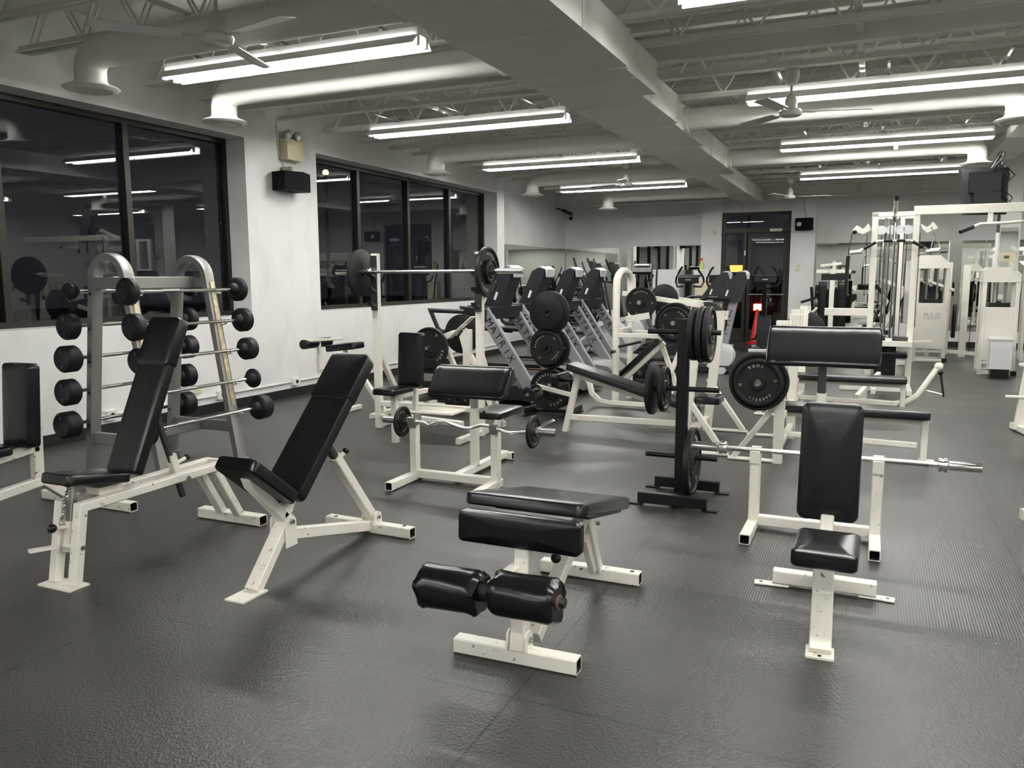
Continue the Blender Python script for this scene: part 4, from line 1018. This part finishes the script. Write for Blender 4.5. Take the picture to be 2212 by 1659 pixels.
MB('base_curve', WHITE, R_).b((-2.2, 8.7, .04), (-2.2, 9.7, .04), .055, .055)
MB('rear_leg', WHITE, R_).b((-2.2, 9.1, .72), (-1.95, 9.1, .05), .05, .06, up=(0, 1, 0)); MB('lever_arm', WHITE, R_).b((-2.05, 8.8, .30), (-1.70, 8.8, 1.20), .05, .06, up=(0, 1, 0))
plate(P35, -2.42, 9.02, 1.165, '-y', 'lettered plate high on the arch machine, with a bare peg end', 0)
plate(P35F, -2.30, 9.62, 1.20, '-y', 'blank plate on the far lever of the arch machine', 0)
plate(P45, -1.97, 8.78, .955, '-y', 'large lettered plate on the arch machine, beside the nearest plate tree', 2.0)
plate(P35, -1.97, 8.735, .955, '-y', 'smaller plate in front of the large one on the arch machine', 2.4)
plate(PF, -1.72, 9.3, .95, '-y', 'plate behind, right side of the arch machine', 0)
plate(P25, -2.62, 9.75, .28, '-y', 'small dark plate low behind the arch machine uprights', 0)

Bx = thing('back_extension_bench', 'low cream back extension bench with short black rollers by the wall', 'weight bench', (-5.2, 7.2, 0))
MB('frame', WHITE, Bx).path([(-5.55, 7.2, .60), (-5.55, 7.2, .45), (-5.0, 7.2, .42), (-4.72, 7.2, .05)], .05, .05, up=(0, 1, 0)).b((-5.2, 7.2, .43), (-5.2, 7.2, 0), .05, .05, up=(0, 1, 0))
MB('foot', WHITE, Bx).b((-4.72, 6.95, .03), (-4.72, 7.45, .03), .05, .05); MB('foot', WHITE, Bx).b((-5.2, 6.95, .03), (-5.2, 7.45, .03), .05, .05)
for y in (7.08, 7.32): MB('roller', VINYL, Bx).c((-5.58, y - .11, .75), (-5.58, y + .11, .75), .052, 16)
MB('roller_axle', WHITE, Bx).b((-5.58, 7.0, .79), (-5.3, 7.3, .80), .03, .03).b((-5.55, 7.2, .58), (-5.55, 7.2, .76), .04, .04, up=(0, 1, 0))
MB('hip_pad', VINYL, Bx).pad((-5.20, 7.2, .69), (1, 0, .12), (0, 1, 0), .38, .22, .065, r=.03); MB('pad_plate', WHITE, Bx).b((-5.38, 7.2, .67), (-5.03, 7.2, .71), .16, .012)
MB('pad_post', WHITE, Bx).b((-5.2, 7.2, .43), (-5.2, 7.2, .69), .04, .04, up=(0, 1, 0))

# low T-bar row on the right
Tr = thing('t_bar_row', 'cream T-bar row lever with a curved arm and black handle behind the flat benches', 'gym machine', (.6, 9.6, 0))
MB('arm', WHITE, Tr).pipe([(-.10, 9.55, .10), (.25, 9.5, .09), (.38, 9.5, .12), (.48, 9.5, .20), (.66, 9.55, .50)], .032, 12, up=(0, 1, 0))
MB('pivot_cap', WHITE, Tr).ball((.665, 9.55, .51), .045, 12); MB('handle', BLACK, Tr).c((.68, 9.50, .46), (.72, 9.46, .20), .012, 8).ball((.68, 9.49, .45), .028, 10)
MB('hook', CHROME, Tr).c((.72, 9.46, .22), (.56, 9.5, .25), .008, 8)
MB('support_leg', WHITE, Tr).b((-.12, 9.7, .12), (.1, 10.5, .30), .05, .05); MB('foot', WHITE, Tr).b((-.35, 9.72, .03), (.15, 9.72, .03), .06, .06)
MB('post', WHITE, Tr).b((-.05, 10.2, 0), (-.05, 10.2, .30), .06, .06, up=(0, 1, 0))

# ================================================================== CABLE TOWER AND STACK MACHINES (right)
W_ = thing('cable_tower', 'tall cream cable tower with a bent chrome pulldown bar', 'cable machine', (.3, 11.8, 0))
for x, h, y in ((-.03, 2.27, 11.75), (.455, 2.34, 11.70), (.30, 2.27, 12.35), (-.03, 2.27, 12.35)):
    MB('post', WHITE, W_).b((x, y, 0), (x, y, h), .075, .06, up=(0, 1, 0))
MB('top_beam', WHITE, W_).b((-.07, 11.75, 2.25), (.50, 11.75, 2.25), .06, .06).b((.42, 11.70, 2.285), (2.9, 11.70, 2.285), .07, .11)
MB('top_beam', WHITE, W_).b((-.03, 12.35, 2.25), (.45, 12.35, 2.25), .06, .05)
MB('pull_up_bar', WHITE, W_).b((1.27, 11.70, 2.23), (1.27, 11.70, 2.10), .06, .06, up=(0, 1, 0)).pipe([(1.05, 11.55, 2.04), (1.15, 11.60, 2.09), (1.45, 11.65, 2.10), (1.75, 11.6, 2.12), (1.95, 11.7, 2.10)], .018, 8)
MB('grip', BLACK, W_).c((.93, 11.45, 1.99), (1.08, 11.57, 2.055), .024, 10).c((1.62, 11.6, 2.11), (1.85, 11.65, 2.12), .024, 10)
MB('pulley_neck', WHITE, W_).b((.20, 12.0, 2.20), (.20, 11.35, 2.42), .05, .06)
MB('neck_cap', BLACK, W_).b((.20, 11.36, 2.415), (.20, 11.335, 2.423), .048, .058)
for x in (-.17, .58): MB('pulley_bracket', WHITE, W_).prism([(x - .14 if x < 0 else x - .06, 11.66, 2.05), (x, 11.66, 2.0), (x + (.10 if x < 0 else .12), 11.66, 2.06), (x + .06, 11.66, 2.14), (x, 11.66, 2.07), (x - .08, 11.66, 2.12)], (0, .05, 0))
for x in (.05, .16, .27, .36): MB('pulley', SILVERL, W_).c((x, 11.72, 2.05), (x, 11.75, 2.05), .06, 18)
MB('cable', BLACK, W_)
q = PENDING[-1]
for x, z0, z1, y in ((.10, 2.05, .35, 11.74), (.15, 2.10, .3, 11.72), (.19, 2.30, 1.93, 11.42), (.215, 2.05, .3, 11.8), (.26, 2.1, .35, 11.75), (.32, 2.05, .5, 11.8), (-.12, 2.0, 1.2, 11.65), (.50, 2.0, .8, 11.66), (.055, 2.02, .9, 11.76), (.355, 2.02, .9, 11.76)): q.c((x, y, z0), (x, y, z1), .005, 5)
MB('guide_rod', STEEL, W_).c((.10, 11.9, .2), (.10, 11.9, 2.22), .014, 8).c((.26, 11.9, .2), (.26, 11.9, 2.22), .014, 8).c((.14, 12.1, .2), (.14, 12.1, 2.22), .014, 8).c((.22, 12.1, .2), (.22, 12.1, 2.22), .014, 8)
ws = MB('weight_stack', BLACK, W_)
for k in range(14): ws.box((.05, 11.84, .12 + k * .037), (.31, 11.96, .153 + k * .037), .003)
MB('side_arm', WHITE, W_).b((-.60, 11.75, .98), (-.04, 11.75, .98), .05, .10)
MB('seat', VINYL, W_).pad((.22, 11.3, .50), (0, 1, 0), (1, 0, 0), .35, .40, .07, r=.03)
MB('knee_pad', VINYL, W_).c((-.05, 11.35, .68), (.16, 11.35, .66), .05, 14).c((.24, 11.35, .66), (.42, 11.35, .64), .05, 14)
MB('seat_shelf', WHITE, W_).box((.0, 11.2, .575), (.47, 11.75, .64), .006)
MB('base', WHITE, W_).b((-.35, 11.2, .03), (.45, 11.2, .03), .06, .06).b((.05, 10.9, .03), (.05, 12.3, .03), .06, .06).b((.455, 10.9, .03), (.455, 12.3, .03), .06, .06)
lb_ = thing('pulldown_bar', 'bent chrome pulldown bar hanging from the cable tower', 'cable handle', (.2, 11.42, 1.9))
MB('bar', CHROME, lb_).pipe([(-.22, 11.42, 1.77), (-.16, 11.42, 1.80), (.02, 11.42, 1.90), (.38, 11.42, 1.90), (.56, 11.42, 1.80), (.62, 11.42, 1.77)], .014, 10, up=(0, 1, 0))
for a, b_ in (((-.15, 11.42, 1.805), (-.01, 11.42, 1.885)), ((.08, 11.42, 1.90), (.18, 11.42, 1.90)), ((.23, 11.42, 1.90), (.33, 11.42, 1.90)), ((.41, 11.42, 1.885), (.54, 11.42, 1.81))): MB('rubber_grip', BLACK, lb_).c(a, b_, .02, 10)
for x in (-.24, .64): MB('end_knob', CHROME, lb_).b((x - .07, 11.42, 1.755), (x + .07, 11.42, 1.77), .05, .05, c=.015)
MB('hook', CHROME, lb_).c((.20, 11.42, 1.91), (.20, 11.42, 2.12), .010, 6)
rp = single('tricep_rope', BLACK, 'black rope handle hanging at the left side of the cable tower', 'cable handle', (-.33, 11.6, 1.6))
rp.pipe([(-.30, 11.62, 2.02), (-.33, 11.62, 1.80), (-.335, 11.62, 1.72)], .006, 6).pipe([(-.335, 11.62, 1.72), (-.34, 11.62, 1.5), (-.335, 11.62, 1.22), (-.31, 11.62, 1.19)], .024, 10).ball((-.27, 11.62, 2.03), .03, 10)
sh = thing('stirrup_handle', 'chrome stirrup handle hanging at the right side of the cable tower', 'cable handle', (.70, 11.62, 1.9))
MB('frame', CHROME, sh).pipe([(.63, 11.62, 1.80), (.645, 11.62, 1.88), (.68, 11.62, 1.93), (.715, 11.62, 1.88), (.73, 11.62, 1.80)], .006, 6, up=(0, 1, 0)).c((.62, 11.62, 2.07), (.68, 11.62, 1.93), .007, 6)
MB('grip', CHROME, sh).c((.625, 11.62, 1.79), (.735, 11.62, 1.79), .018, 12)

def stack_machine(label, x0, x1, y, top, m=WHITE, txt=None, arms=True):
    T = thing('stack_machine', label, 'gym machine', ((x0 + x1) / 2, y, 0)); W2_ = x1 - x0; xm = (x0 + x1) / 2
    for x in (x0 + .03, x1 - .03): MB('post', WHITE, T).b((x, y, 0), (x, y, top - .15), .06, .05, up=(0, 1, 0)); MB('post', WHITE, T).b((x, y + .35, 0), (x, y + .35, top - .15), .06, .05, up=(0, 1, 0))
    MB('hood', WHITE, T).prism([(x0 - .0, y - .04, top - .22), (x1 + .0, y - .04, top - .22), (x1 - .02, y - .04, top - .13), (x1 - .16, y - .04, top), (x0 + .06, y - .04, top), (x0, y - .04, top - .05)], (0, .42, 0))
    pn = MB('front_panel', WHITE, T); pn.box((x0 + .06, y - .045, .25), (x1 - .06, y - .03, .98), .004); pn.box((x0 + .02, y - .04, .22), (x1 - .02, y - .03, 1.0), .002)
    if txt: MB('lettering', mat('grey_lettering', (.42, .41, .38), .5), pn.ob).glyphs(txt, (xm + .02, y - .046, .80), (1, 0, 0), (0, 0, 1), .098, .003).box((xm - .11, y - .048, .742), (xm + .15, y - .046, .75))
    MB('guide_rod', STEEL, T).c((xm - .08, y + .12, .2), (xm - .08, y + .12, top - .2), .014, 8).c((xm + .08, y + .12, .2), (xm + .08, y + .12, top - .2), .014, 8)
    ws = MB('weight_stack', BLACK, T)
    for k in range(22): ws.box((xm - .14, y + .06, .25 + k * .037), (xm + .14, y + .18, .283 + k * .037), .003)
    MB('base', WHITE, T).b((x0, y, .03), (x1 + .02, y, .03), .05, .05).b((x0, y + .35, .03), (x1, y + .35, .03), .05, .05).b((x0 + .03, y, .18), (x1 - .03, y, .18), .04, .04)
    MB('foot_cap', BLACK, T).box((x1 - .05, y - .03, 0), (x1 + .03, y + .03, .07), .005)
    if arms:
        MB('seat', VINYL, T).pad((xm, y + .9, .5), (0, 1, 0), (1, 0, 0), .4, .4, .07); MB('back_pad', VINYL, T).pad((xm, y + 1.15, .95), (0, .1, 1), (1, 0, 0), .7, .3, .07, r=.04)
        MB('arm', WHITE, T).path([(xm, y + .35, 1.3), (xm, y + .8, 1.35), (xm + .4, y + 1.0, 1.2)], .05, .05); MB('frame_rail', WHITE, T).b((xm, y + .35, .1), (xm, y + 1.4, .1), .06, .06)
        MB('seat_post', WHITE, T).b((xm, y + .9, .1), (xm, y + .9, .5), .06, .06, up=(0, 1, 0)); MB('back_post', WHITE, T).b((xm, y + 1.25, .1), (xm, y + 1.3, 1.3), .06, .06, up=(0, 1, 0))
    return T
stack_machine('cream weight stack machine with a lettered front panel', .64, 1.15, 15.4, 1.80, txt='PULSE')
cp_ = thing('chest_press_machine', 'cream machine with two tall black pads before the far mirror, left of the cable tower', 'gym machine', (-.75, 16.9, 0))
MB('post', WHITE, cp_).b((-.75, 16.9, 0), (-.75, 16.9, 1.60), .09, .07, up=(0, 1, 0)); MB('post', WHITE, cp_).b((-.75, 17.5, 0), (-.75, 17.5, 1.75), .07, .07, up=(0, 1, 0))
for x in (-.92, -.56): MB('tall_pad', VINYL, cp_).pad((x, 17.0, .85), (0, 0, 1), (-1, 0, 0), 1.0, .16, .07, r=.02)
MB('head_frame', WHITE, cp_).b((-1.05, 16.95, 1.55), (-.42, 16.95, 1.55), .06, .07).b((-.98, 16.95, 1.66), (-.60, 16.95, 1.70), .05, .05)
MB('name_plate', BLACK, cp_).box((-.95, 16.86, 1.38), (-.52, 16.88, 1.50)); MB('lever', BLACK, cp_).b((-1.12, 16.8, 1.25), (-1.05, 16.9, .45), .05, .05).b((-1.3, 16.8, .95), (-1.0, 16.8, 1.05), .05, .05)
MB('seat', VINYL, cp_).pad((-1.25, 16.9, .45), (1, 0, 0), (0, 1, 0), .35, .35, .07); MB('base', WHITE, cp_).b((-1.4, 16.9, .04), (-.3, 16.9, .04), .06, .06); MB('lever', WHITE, cp_).b((-1.35, 16.85, .50), (-1.0, 16.85, .85), .05, .04)
MB('weight_stack', BLACK, cp_).box((-.90, 17.3, .15), (-.60, 17.45, 1.2), .004)
lg = thing('leg_machine', 'cream and black leg machine between the cable tower and the far mirror', 'gym machine', (.15, 14.6, 0))
MB('main_frame', WHITE, lg).b((-.10, 14.6, .05), (.45, 14.6, 1.25), .07, .07, up=(0, 1, 0)); MB('link_bar', WHITE, lg).b((.45, 14.6, 1.25), (.10, 14.6, 1.40), .06, .06, up=(0, 1, 0)); MB('frame_rail', WHITE, lg).b((-.3, 14.6, .04), (.6, 14.6, .04), .07, .07)
MB('roller', VINYL, lg).c((-.15, 14.45, .62), (.12, 14.5, .55), .055, 14); MB('roller', VINYL, lg).c((.0, 14.4, .33), (.28, 14.45, .27), .055, 14); MB('counter_disc', SILVERL, lg).c((.42, 14.5, .55), (.42, 14.54, .55), .15, 22)
MB('back_pad', VINYL, lg).pad((.40, 14.75, .9), (.2, 0, 1), (0, 1, 0), .7, .3, .08, r=.03); MB('seat', VINYL, lg).pad((.15, 14.75, .50), (1, 0, 0), (0, 1, 0), .4, .35, .08, r=.03)
MB('post', WHITE, lg).b((.50, 15.0, 0), (.50, 15.0, 1.7), .08, .07, up=(0, 1, 0)); MB('link_bar', WHITE, lg).path([(.05, 14.5, 1.30), (.20, 14.5, 1.05), (.10, 14.5, .80)], .05, .05, up=(0, 1, 0)); MB('hand_grip', BLACK, lg).c((.02, 14.45, 1.32), (.14, 14.45, 1.16), .03, 10)
MB('side_arm', WHITE, lg).b((.45, 14.55, .38), (.9, 14.9, .38), .06, .05)
stack_machine('tall cream cable column machine near the right edge of the view', 1.45, 1.93, 13.7, 1.58, arms=False)
lt_ = thing('low_row_machine', 'cream column machine with a black leg pad by the far mirror', 'gym machine', (1.6, 16.6, 0))
MB('post', WHITE, lt_).b((1.50, 16.6, 0), (1.50, 16.6, 1.65), .12, .06, up=(0, 1, 0)).b((1.26, 16.9, 0), (1.26, 16.9, 1.7), .07, .06, up=(0, 1, 0))
MB('base', WHITE, lt_).b((1.1, 16.6, .10), (1.75, 16.6, .06), .07, .07); MB('pad', VINYL, lt_).pad((1.36, 16.5, .65), (0, 0, 1), (0, 1, 0), .6, .25, .06)
MB('disc', BLACK, lt_).c((1.63, 16.7, 1.15), (1.66, 16.7, 1.15), .16, 24); MB('cable', BLACK, lt_).c((1.60, 16.5, .1), (1.62, 16.6, 1.5), .006, 5)
bk = thing('waste_bin', 'white square bin standing under the right column machine', 'bin', (1.68, 13.4, 0))
MB('body', REFRIG, bk).prism([(1.56, 13.25, .13), (1.83, 13.25, .13), (1.83, 13.5, .13), (1.56, 13.5, .13)], (0, 0, .42)); MB('lid', DUCT, bk).box((1.54, 13.23, .55), (1.85, 13.52, .575), .004); MB('legs', BLACK, bk).box((1.58, 13.27, .0), (1.81, 13.48, .13))
rb = thing('utility_bench', 'cream bench frame cut off by the right edge of the view', 'weight bench', (2.0, 9.5, 0))
MB('upright', WHITE, rb).b((1.30, 8.75, .02), (1.36, 8.78, .62), .08, .06, up=(0, 1, 0)); MB('foot', WORN, rb).b((1.28, 8.9, .035), (1.5, 7.9, .035), .06, .06); MB('top_plate', WHITE, rb).box((1.28, 8.72, .62), (1.75, 8.86, .64)); MB('side_arm', WHITE, rb).b((1.18, 8.75, .33), (1.36, 8.75, .33), .06, .02)
MB('pad', VINYL, rb).pad((1.9, 8.8, .60), (1, 0, 0), (0, 1, 0), .8, .3, .07)
# machines on the right side of the room, outside the frame, seen in the mirrors and windows
flush()
for x, y, a in ((3.3, 7.6, .15), (5.2, 6.6, -.3), (5.6, 9.2, .5)): dup(W_, (x, y, 0), (0, 0, a), label='cable tower on the right side of the room, seen only in the window reflections', group='machines seen only in reflections')
src = [o for o in COL.objects if o.name.startswith('stack_machine') and o.parent is None]
for i, (x, y) in enumerate(((2.6, 10.4), (3.4, 12.4), (3.3, 14.4), (4.8, 11.2), (4.9, 13.4), (2.7, 16.2), (2.2, 5.6), (3.6, 4.4))):
    dup(src[i % 2], (x, y, 0), (0, 0, .3 * i), label='weight stack machine on the right side of the room, seen only in reflections', group='machines seen only in reflections')

# ================================================================== CARDIO MACHINES
def treadmill():
    T = thing('treadmill', 'x', 'treadmill', (0, 0, 0))
    MB('deck', PLASTIC, T).box((-1.35, -.38, .06), (.30, .38, .20), .02)
    MB('belt', DBELT, T).box((-1.32, -.27, .20), (.10, .27, .212), .004)
    for y in (-.33, .33): MB('side_rail', PLASTIC, T).box((-1.33, y - .05, .20), (.1, y + .05, .225), .006); MB('orange_line', ORANGE, T).box((-1.2, y - .004 - .05 * (1 if y > 0 else -1), .2255), (-.1, y + .004 - .05 * (1 if y > 0 else -1), .228))
    MB('motor_hood', GREY, T).prism([(.02, -.34, .20), (.55, -.34, .06), (.58, -.34, .16), (.50, -.34, .24), (.10, -.34, .30)], (0, .68, 0))
    for y, nm in ((-.40, 0), (.40, 1)):
        u = MB('upright', SILVER, T); u.b((.36, y, .08), (-.30, y, 1.08), .05, .155, up=(1, 0, .3), c=.012)
        lt = MB('lettering', BLACK, u.ob); d = nrm(V((.66, 0, -1.0))); s0 = V((-.215, y - .0265, .955)); up_ = V((d.z * -1, 0, d.x)) * 1
        for k, chh in enumerate('MATRIX'): lt.glyphs(chh, s0 + d * (.098 * k), d, V((.83, 0, .55)), .115, .002)
    q = MB('console', PLASTIC, T)
    q.prism([(-.46, -.17, 1.02), (-.24, -.17, 1.00), (-.20, -.17, 1.14), (-.06, -.17, 1.50), (-.05, -.17, 1.56), (-.12, -.17, 1.585), (-.22, -.17, 1.54)], (0, .34, 0))
    MB('console_top', SILVERL, T).prism([(-.16, -.14, 1.578), (-.05, -.14, 1.56), (-.04, -.14, 1.46), (-.025, -.14, 1.56), (-.10, -.14, 1.60)], (0, .28, 0))
    MB('cup_tray', PLASTIC, T).prism([(-.52, -.40, 1.0), (-.20, -.40, .98), (-.16, -.40, 1.12), (-.50, -.40, 1.13)], (0, .80, 0))
    MB('label', PAPER, T).b((-.27, -.1705, 1.20), (-.235, -.1705, 1.29), .002, .03, up=(1, 0, 0))
    for y in (-.40, .40):
        MB('handrail', PLASTIC, T).path([(-.28, y, 1.06), (-1.00, y, 1.075), (-.90, y, .86), (-.86, y, .83), (-.30, y, .80)], .05, .05, c=.015, up=(0, 1, 0)).b((-.55, y, 1.05), (-.25, y, 1.02), .055, .16)
    return T
flush()
tm = treadmill(); flush()
TL = [(-3.78, 8.75 - .02, 0, 'treadmill nearest the camera, partly behind the squat rack'), (-3.78, 9.75, 0, 'second treadmill of the row along the left wall'),
      (-3.78, 10.88, 0, 'third treadmill of the row along the left wall'), (-3.78, 12.0, 0, 'fourth treadmill of the row, behind the farther plate tree'),
]
tm.location = (TL[0][0], TL[0][1], 0); tm['label'] = TL[0][3]
for x, y, a, lb in TL[1:]: dup(tm, (x, y, 0), (0, 0, a), lb)

def stepper(x, y, label):
    T = thing('stepper_machine', label, 'stepper machine', (x, y, 0))
    u = MB('mast', SILVER, T); u.b((x - .02, y, .30), (x + .14, y, 1.12), .06, .13, up=(1, 0, -.2), c=.012)
    lt = MB('lettering', BLACK, u.ob); d = nrm(V((-.16, 0, -.82)))
    for k, chh in enumerate('MATRIX'): lt.glyphs(chh, V((x + .10, y - .0315, .93)) + d * (.068 * k), d, V((.98, 0, -.19)), .08, .002)
    MB('console', PLASTIC, T).prism([(x - .12, y - .15, 1.10), (x + .22, y - .15, 1.08), (x + .24, y - .15, 1.20), (x + .33, y - .15, 1.46), (x + .31, y - .15, 1.52), (x + .22, y - .15, 1.53), (x + .12, y - .15, 1.44)], (0, .30, 0))
    MB('console_top', SILVERL, T).prism([(x + .21, y - .12, 1.532), (x + .31, y - .12, 1.525), (x + .335, y - .12, 1.42), (x + .345, y - .12, 1.50), (x + .30, y - .12, 1.548)], (0, .24, 0))
    MB('label', PAPER, T).b((x + .04, y - .1505, 1.17), (x + .07, y - .1505, 1.26), .002, .025, up=(1, 0, 0))
    MB('front_shroud', SILVERL, T).lathe((x - .02, y - .14, .26), (0, 1, 0), [(.10, 0), (.19, .02), (.20, .14), (.19, .26), (.10, .28)], 24)
    MB('base', PLASTIC, T).b((x - 1.1, y, .06), (x + .12, y, .06), .30, .12, c=.02); MB('front_foot', SILVERL, T).b((x + .02, y - .28, .05), (x + .02, y + .28, .05), .12, .09, c=.03)
    for s_ in (-1, 1):
        MB('handrail', BLACK, T).pipe([(x + .10, y + s_ * .18, 1.12), (x - .25, y + s_ * .24, 1.14), (x - .45, y + s_ * .25, 1.05), (x - .55, y + s_ * .25, .88), (x - .60, y + s_ * .22, .55), (x - .70, y + s_ * .15, .12)], .018, 8)
        MB('pedal', PLASTIC, T).b((x - .75, y + s_ * .11, .34 + .06 * s_), (x - .30, y + s_ * .11, .28), .14, .05); MB('side_shroud', PLASTIC, T).b((x - .85, y + s_ * .20, .30), (x - .05, y + s_ * .20, .62), .03, .16, c=.01, up=(0, 0, 1))
    return T
stepper(-2.06, 12.5, 'stepper machine with silver lettered mast, nearest the far glass door')
stepper(-2.45, 13.35, 'stepper machine with silver mast, just left of a matching one')
def bike():
    T = thing('exercise_bike', 'x', 'exercise bike', (0, 0, 0))
    MB('body', PLASTIC, T).prism([(-.35, -.12, .12), (.40, -.12, .12), (.42, -.12, .45), (.15, -.12, .72), (-.10, -.12, .62)], (0, .24, 0))
    MB('column', BLACK, T).b((.12, 0, .6), (.26, 0, 1.32), .07, .09, up=(1, 0, 0))
    MB('console', BLACK, T).b((.24, -.19, 1.40), (.24, .19, 1.40), .05, .13, c=.015); MB('console_lip', PLASTIC, T).b((.22, -.22, 1.47), (.22, .22, 1.47), .07, .04)
    MB('brand_strip', SILVERL, T).b((.272, -.05, 1.40), (.272, .05, 1.40), .004, .012)
    h = MB('handlebar', BLACK, T)
    for s_ in (-1, 1): h.pipe([(.24, s_ * .10, 1.28), (.10, s_ * .22, 1.27), (.04, s_ * .26, 1.36), (.06, s_ * .25, 1.44), (.16, s_ * .16, 1.60), (.18, s_ * .12, 1.64)], .018, 8)
    MB('seat_post', STEEL, T).c((-.22, 0, .5), (-.30, 0, .98), .025, 10); MB('seat', VINYL, T).pad((-.30, 0, .97), (1, 0, 0), (0, 1, 0), .28, .22, .06, r=.06, tw=.6)
    MB('foot', SILVERL, T).b((-.45, -.25, .05), (-.45, .25, .05), .08, .07, c=.02); MB('foot', SILVERL, T).b((.50, -.25, .05), (.50, .25, .05), .08, .07, c=.02); MB('base', PLASTIC, T).b((-.45, 0, .10), (.50, 0, .10), .10, .08)
    for s_ in (-1, 1): MB('pedal', BLACK, T).c((.12, s_ * .13, .35), (.12 + .1 * s_, s_ * .16, .25), .015, 8).box((.05 + .1 * s_, s_ * .20 - .05, .22), (.17 + .1 * s_, s_ * .20 + .05, .245), .004)
    return T
bi = bike(); flush()
BL = [(-3.19, 15.4, -1.5, 'exercise bike in front of the white fridge by the far wall'), (-2.78, 16.3, -1.5, 'exercise bike in front of the fixed glass left of the door leaf'),
      (-1.93, 16.4, -1.5, 'exercise bike in front of the far door, right one')]
bi.location = (BL[0][0], BL[0][1], 0); bi.rotation_euler = (0, 0, BL[0][2]); bi['label'] = BL[0][3]
for x, y, a, lb in BL[1:]: dup(bi, (x, y, 0), (0, 0, a), lb)

def elliptical():
    T = thing('elliptical_trainer', 'x', 'elliptical trainer', (0, 0, 0))
    MB('flywheel_housing', SILVERL, T).lathe((.45, -.12, .42), (0, 1, 0), [(.20, 0), (.33, .02), (.33, .22), (.20, .24)], 28)
    MB('base', PLASTIC, T).b((-.95, 0, .06), (.80, 0, .06), .12, .10, c=.02).b((-.95, -.28, .05), (-.95, .28, .05), .08, .08).b((.78, -.25, .05), (.78, .25, .05), .08, .08)
    MB('column', BLACK, T).b((.42, 0, .4), (.20, 0, 1.50), .09, .10, up=(1, 0, 0))
    MB('console', PLASTIC, T).b((.22, -.20, 1.62), (.22, .20, 1.62), .08, .22, c=.02, up=(-.5, 0, 1)); MB('console_light', SILVERL, T).b((.27, -.15, 1.70), (.27, .15, 1.70), .02, .03)
    for s_ in (-1, 1):
        MB('swing_arm', BLACK, T).pipe([(.10 - .12 * s_, s_ * .30, .30), (.22, s_ * .30, .85), (.16 + .05 * s_, s_ * .29, 1.35), (.0 + .05 * s_, s_ * .26, 1.62), (-.06 + .05 * s_, s_ * .24, 1.78)], .02, 8)
        MB('pedal_arm', SILVER, T).b((-.70, s_ * .20, .30 + .06 * s_), (.40, s_ * .20, .40), .05, .06); MB('pedal', PLASTIC, T).box((-.60, s_ * .20 - .08, .35 + .05 * s_), (-.25, s_ * .20 + .08, .40 + .05 * s_), .01)
        MB('side_shroud', SILVERL, T).path([(.50, s_ * .14, .72), (.25, s_ * .15, .60), (-.10, s_ * .16, .30), (-.25, s_ * .16, .12)], .04, .10, c=.015, up=(0, 1, 0))
        MB('fixed_handle', BLACK, T).pipe([(.22, s_ * .05, 1.36), (.05, s_ * .14, 1.38), (.0, s_ * .18, 1.50)], .016, 8)
    return T
el = elliptical(); flush()
EL = [(-4.50, 13.05, .05, 'elliptical trainer behind the treadmill row near the second window'), (-4.50, 14.1, .05, 'second elliptical trainer behind the treadmill row'),
      (-5.7, 16.9, .1, 'elliptical trainer by the leftmost far mirror'),
      (-4.30, 16.3, -1.57, 'tall black elliptical trainer before the dark far mirrors')]
el.location = (EL[0][0], EL[0][1], 0); el.rotation_euler = (0, 0, EL[0][2]); el['label'] = EL[0][3]
for x, y, a, lb in EL[1:]: dup(el, (x, y, 0), (0, 0, a), lb)
fr = thing('fridge', 'white fridge by the far wall behind the exercise bike', 'fridge', (-4.15, 18.2, 0))
MB('cabinet', REFRIG, fr).box((-4.55, 17.95, .02), (-3.95, 18.5, 1.62), .015); MB('freezer_door', REFRIG, fr).box((-4.55, 17.90, 1.18), (-3.95, 17.94, 1.62), .012); MB('door', REFRIG, fr).box((-4.55, 17.90, .06), (-3.95, 17.94, 1.15), .012)
sd = thing('paper_stand', 'small stand with a printed white notice by the door pillar', 'stand', (-3.5, 18.0, 0))
MB('pole', IVORY, sd).box((-3.62, 18.0, .0), (-3.34, 18.2, 1.36), .005); nt_ = MB('notice', PAPER, sd); nt_.box((-3.64, 17.98, 1.36), (-3.33, 17.99, 1.61))
ink = MB('text_lines', INK, nt_.ob)
for k in range(4): ink.box((-3.58, 17.978, 1.56 - k * .045), (-3.40, 17.98, 1.568 - k * .045))
bt = thing('spray_bottle', 'spray bottle of green cleaner with a red trigger by the door pillar', 'bottle', (-3.47, 18.05, 1.61))
MB('bottle', mat('green_cleaner', (.55, .65, .22), .3), bt).lathe((-3.50, 18.1, 1.60), (0, 0, 1), [(.05, 0), (.052, .01), (.052, .13), (.02, .19), (.016, .22)], 16)
MB('trigger_head', RED, bt).box((-3.54, 18.08, 1.815), (-3.48, 18.12, 1.86), .005)
MB('stand_shelf', IVORY, sd).box((-3.62, 17.99, 1.585), (-3.34, 18.2, 1.60))
cn = single('traffic_cone', RED, 'red cone standing behind the treadmill before the door', 'cone', (-2.2, 17.6, 0))
cn.lathe((-2.30, 18.2, 0), (0, 0, 1), [(.2, 0), (.2, .03), (.14, .035), (.03, .74), (.02, .75)], 20)
flush()
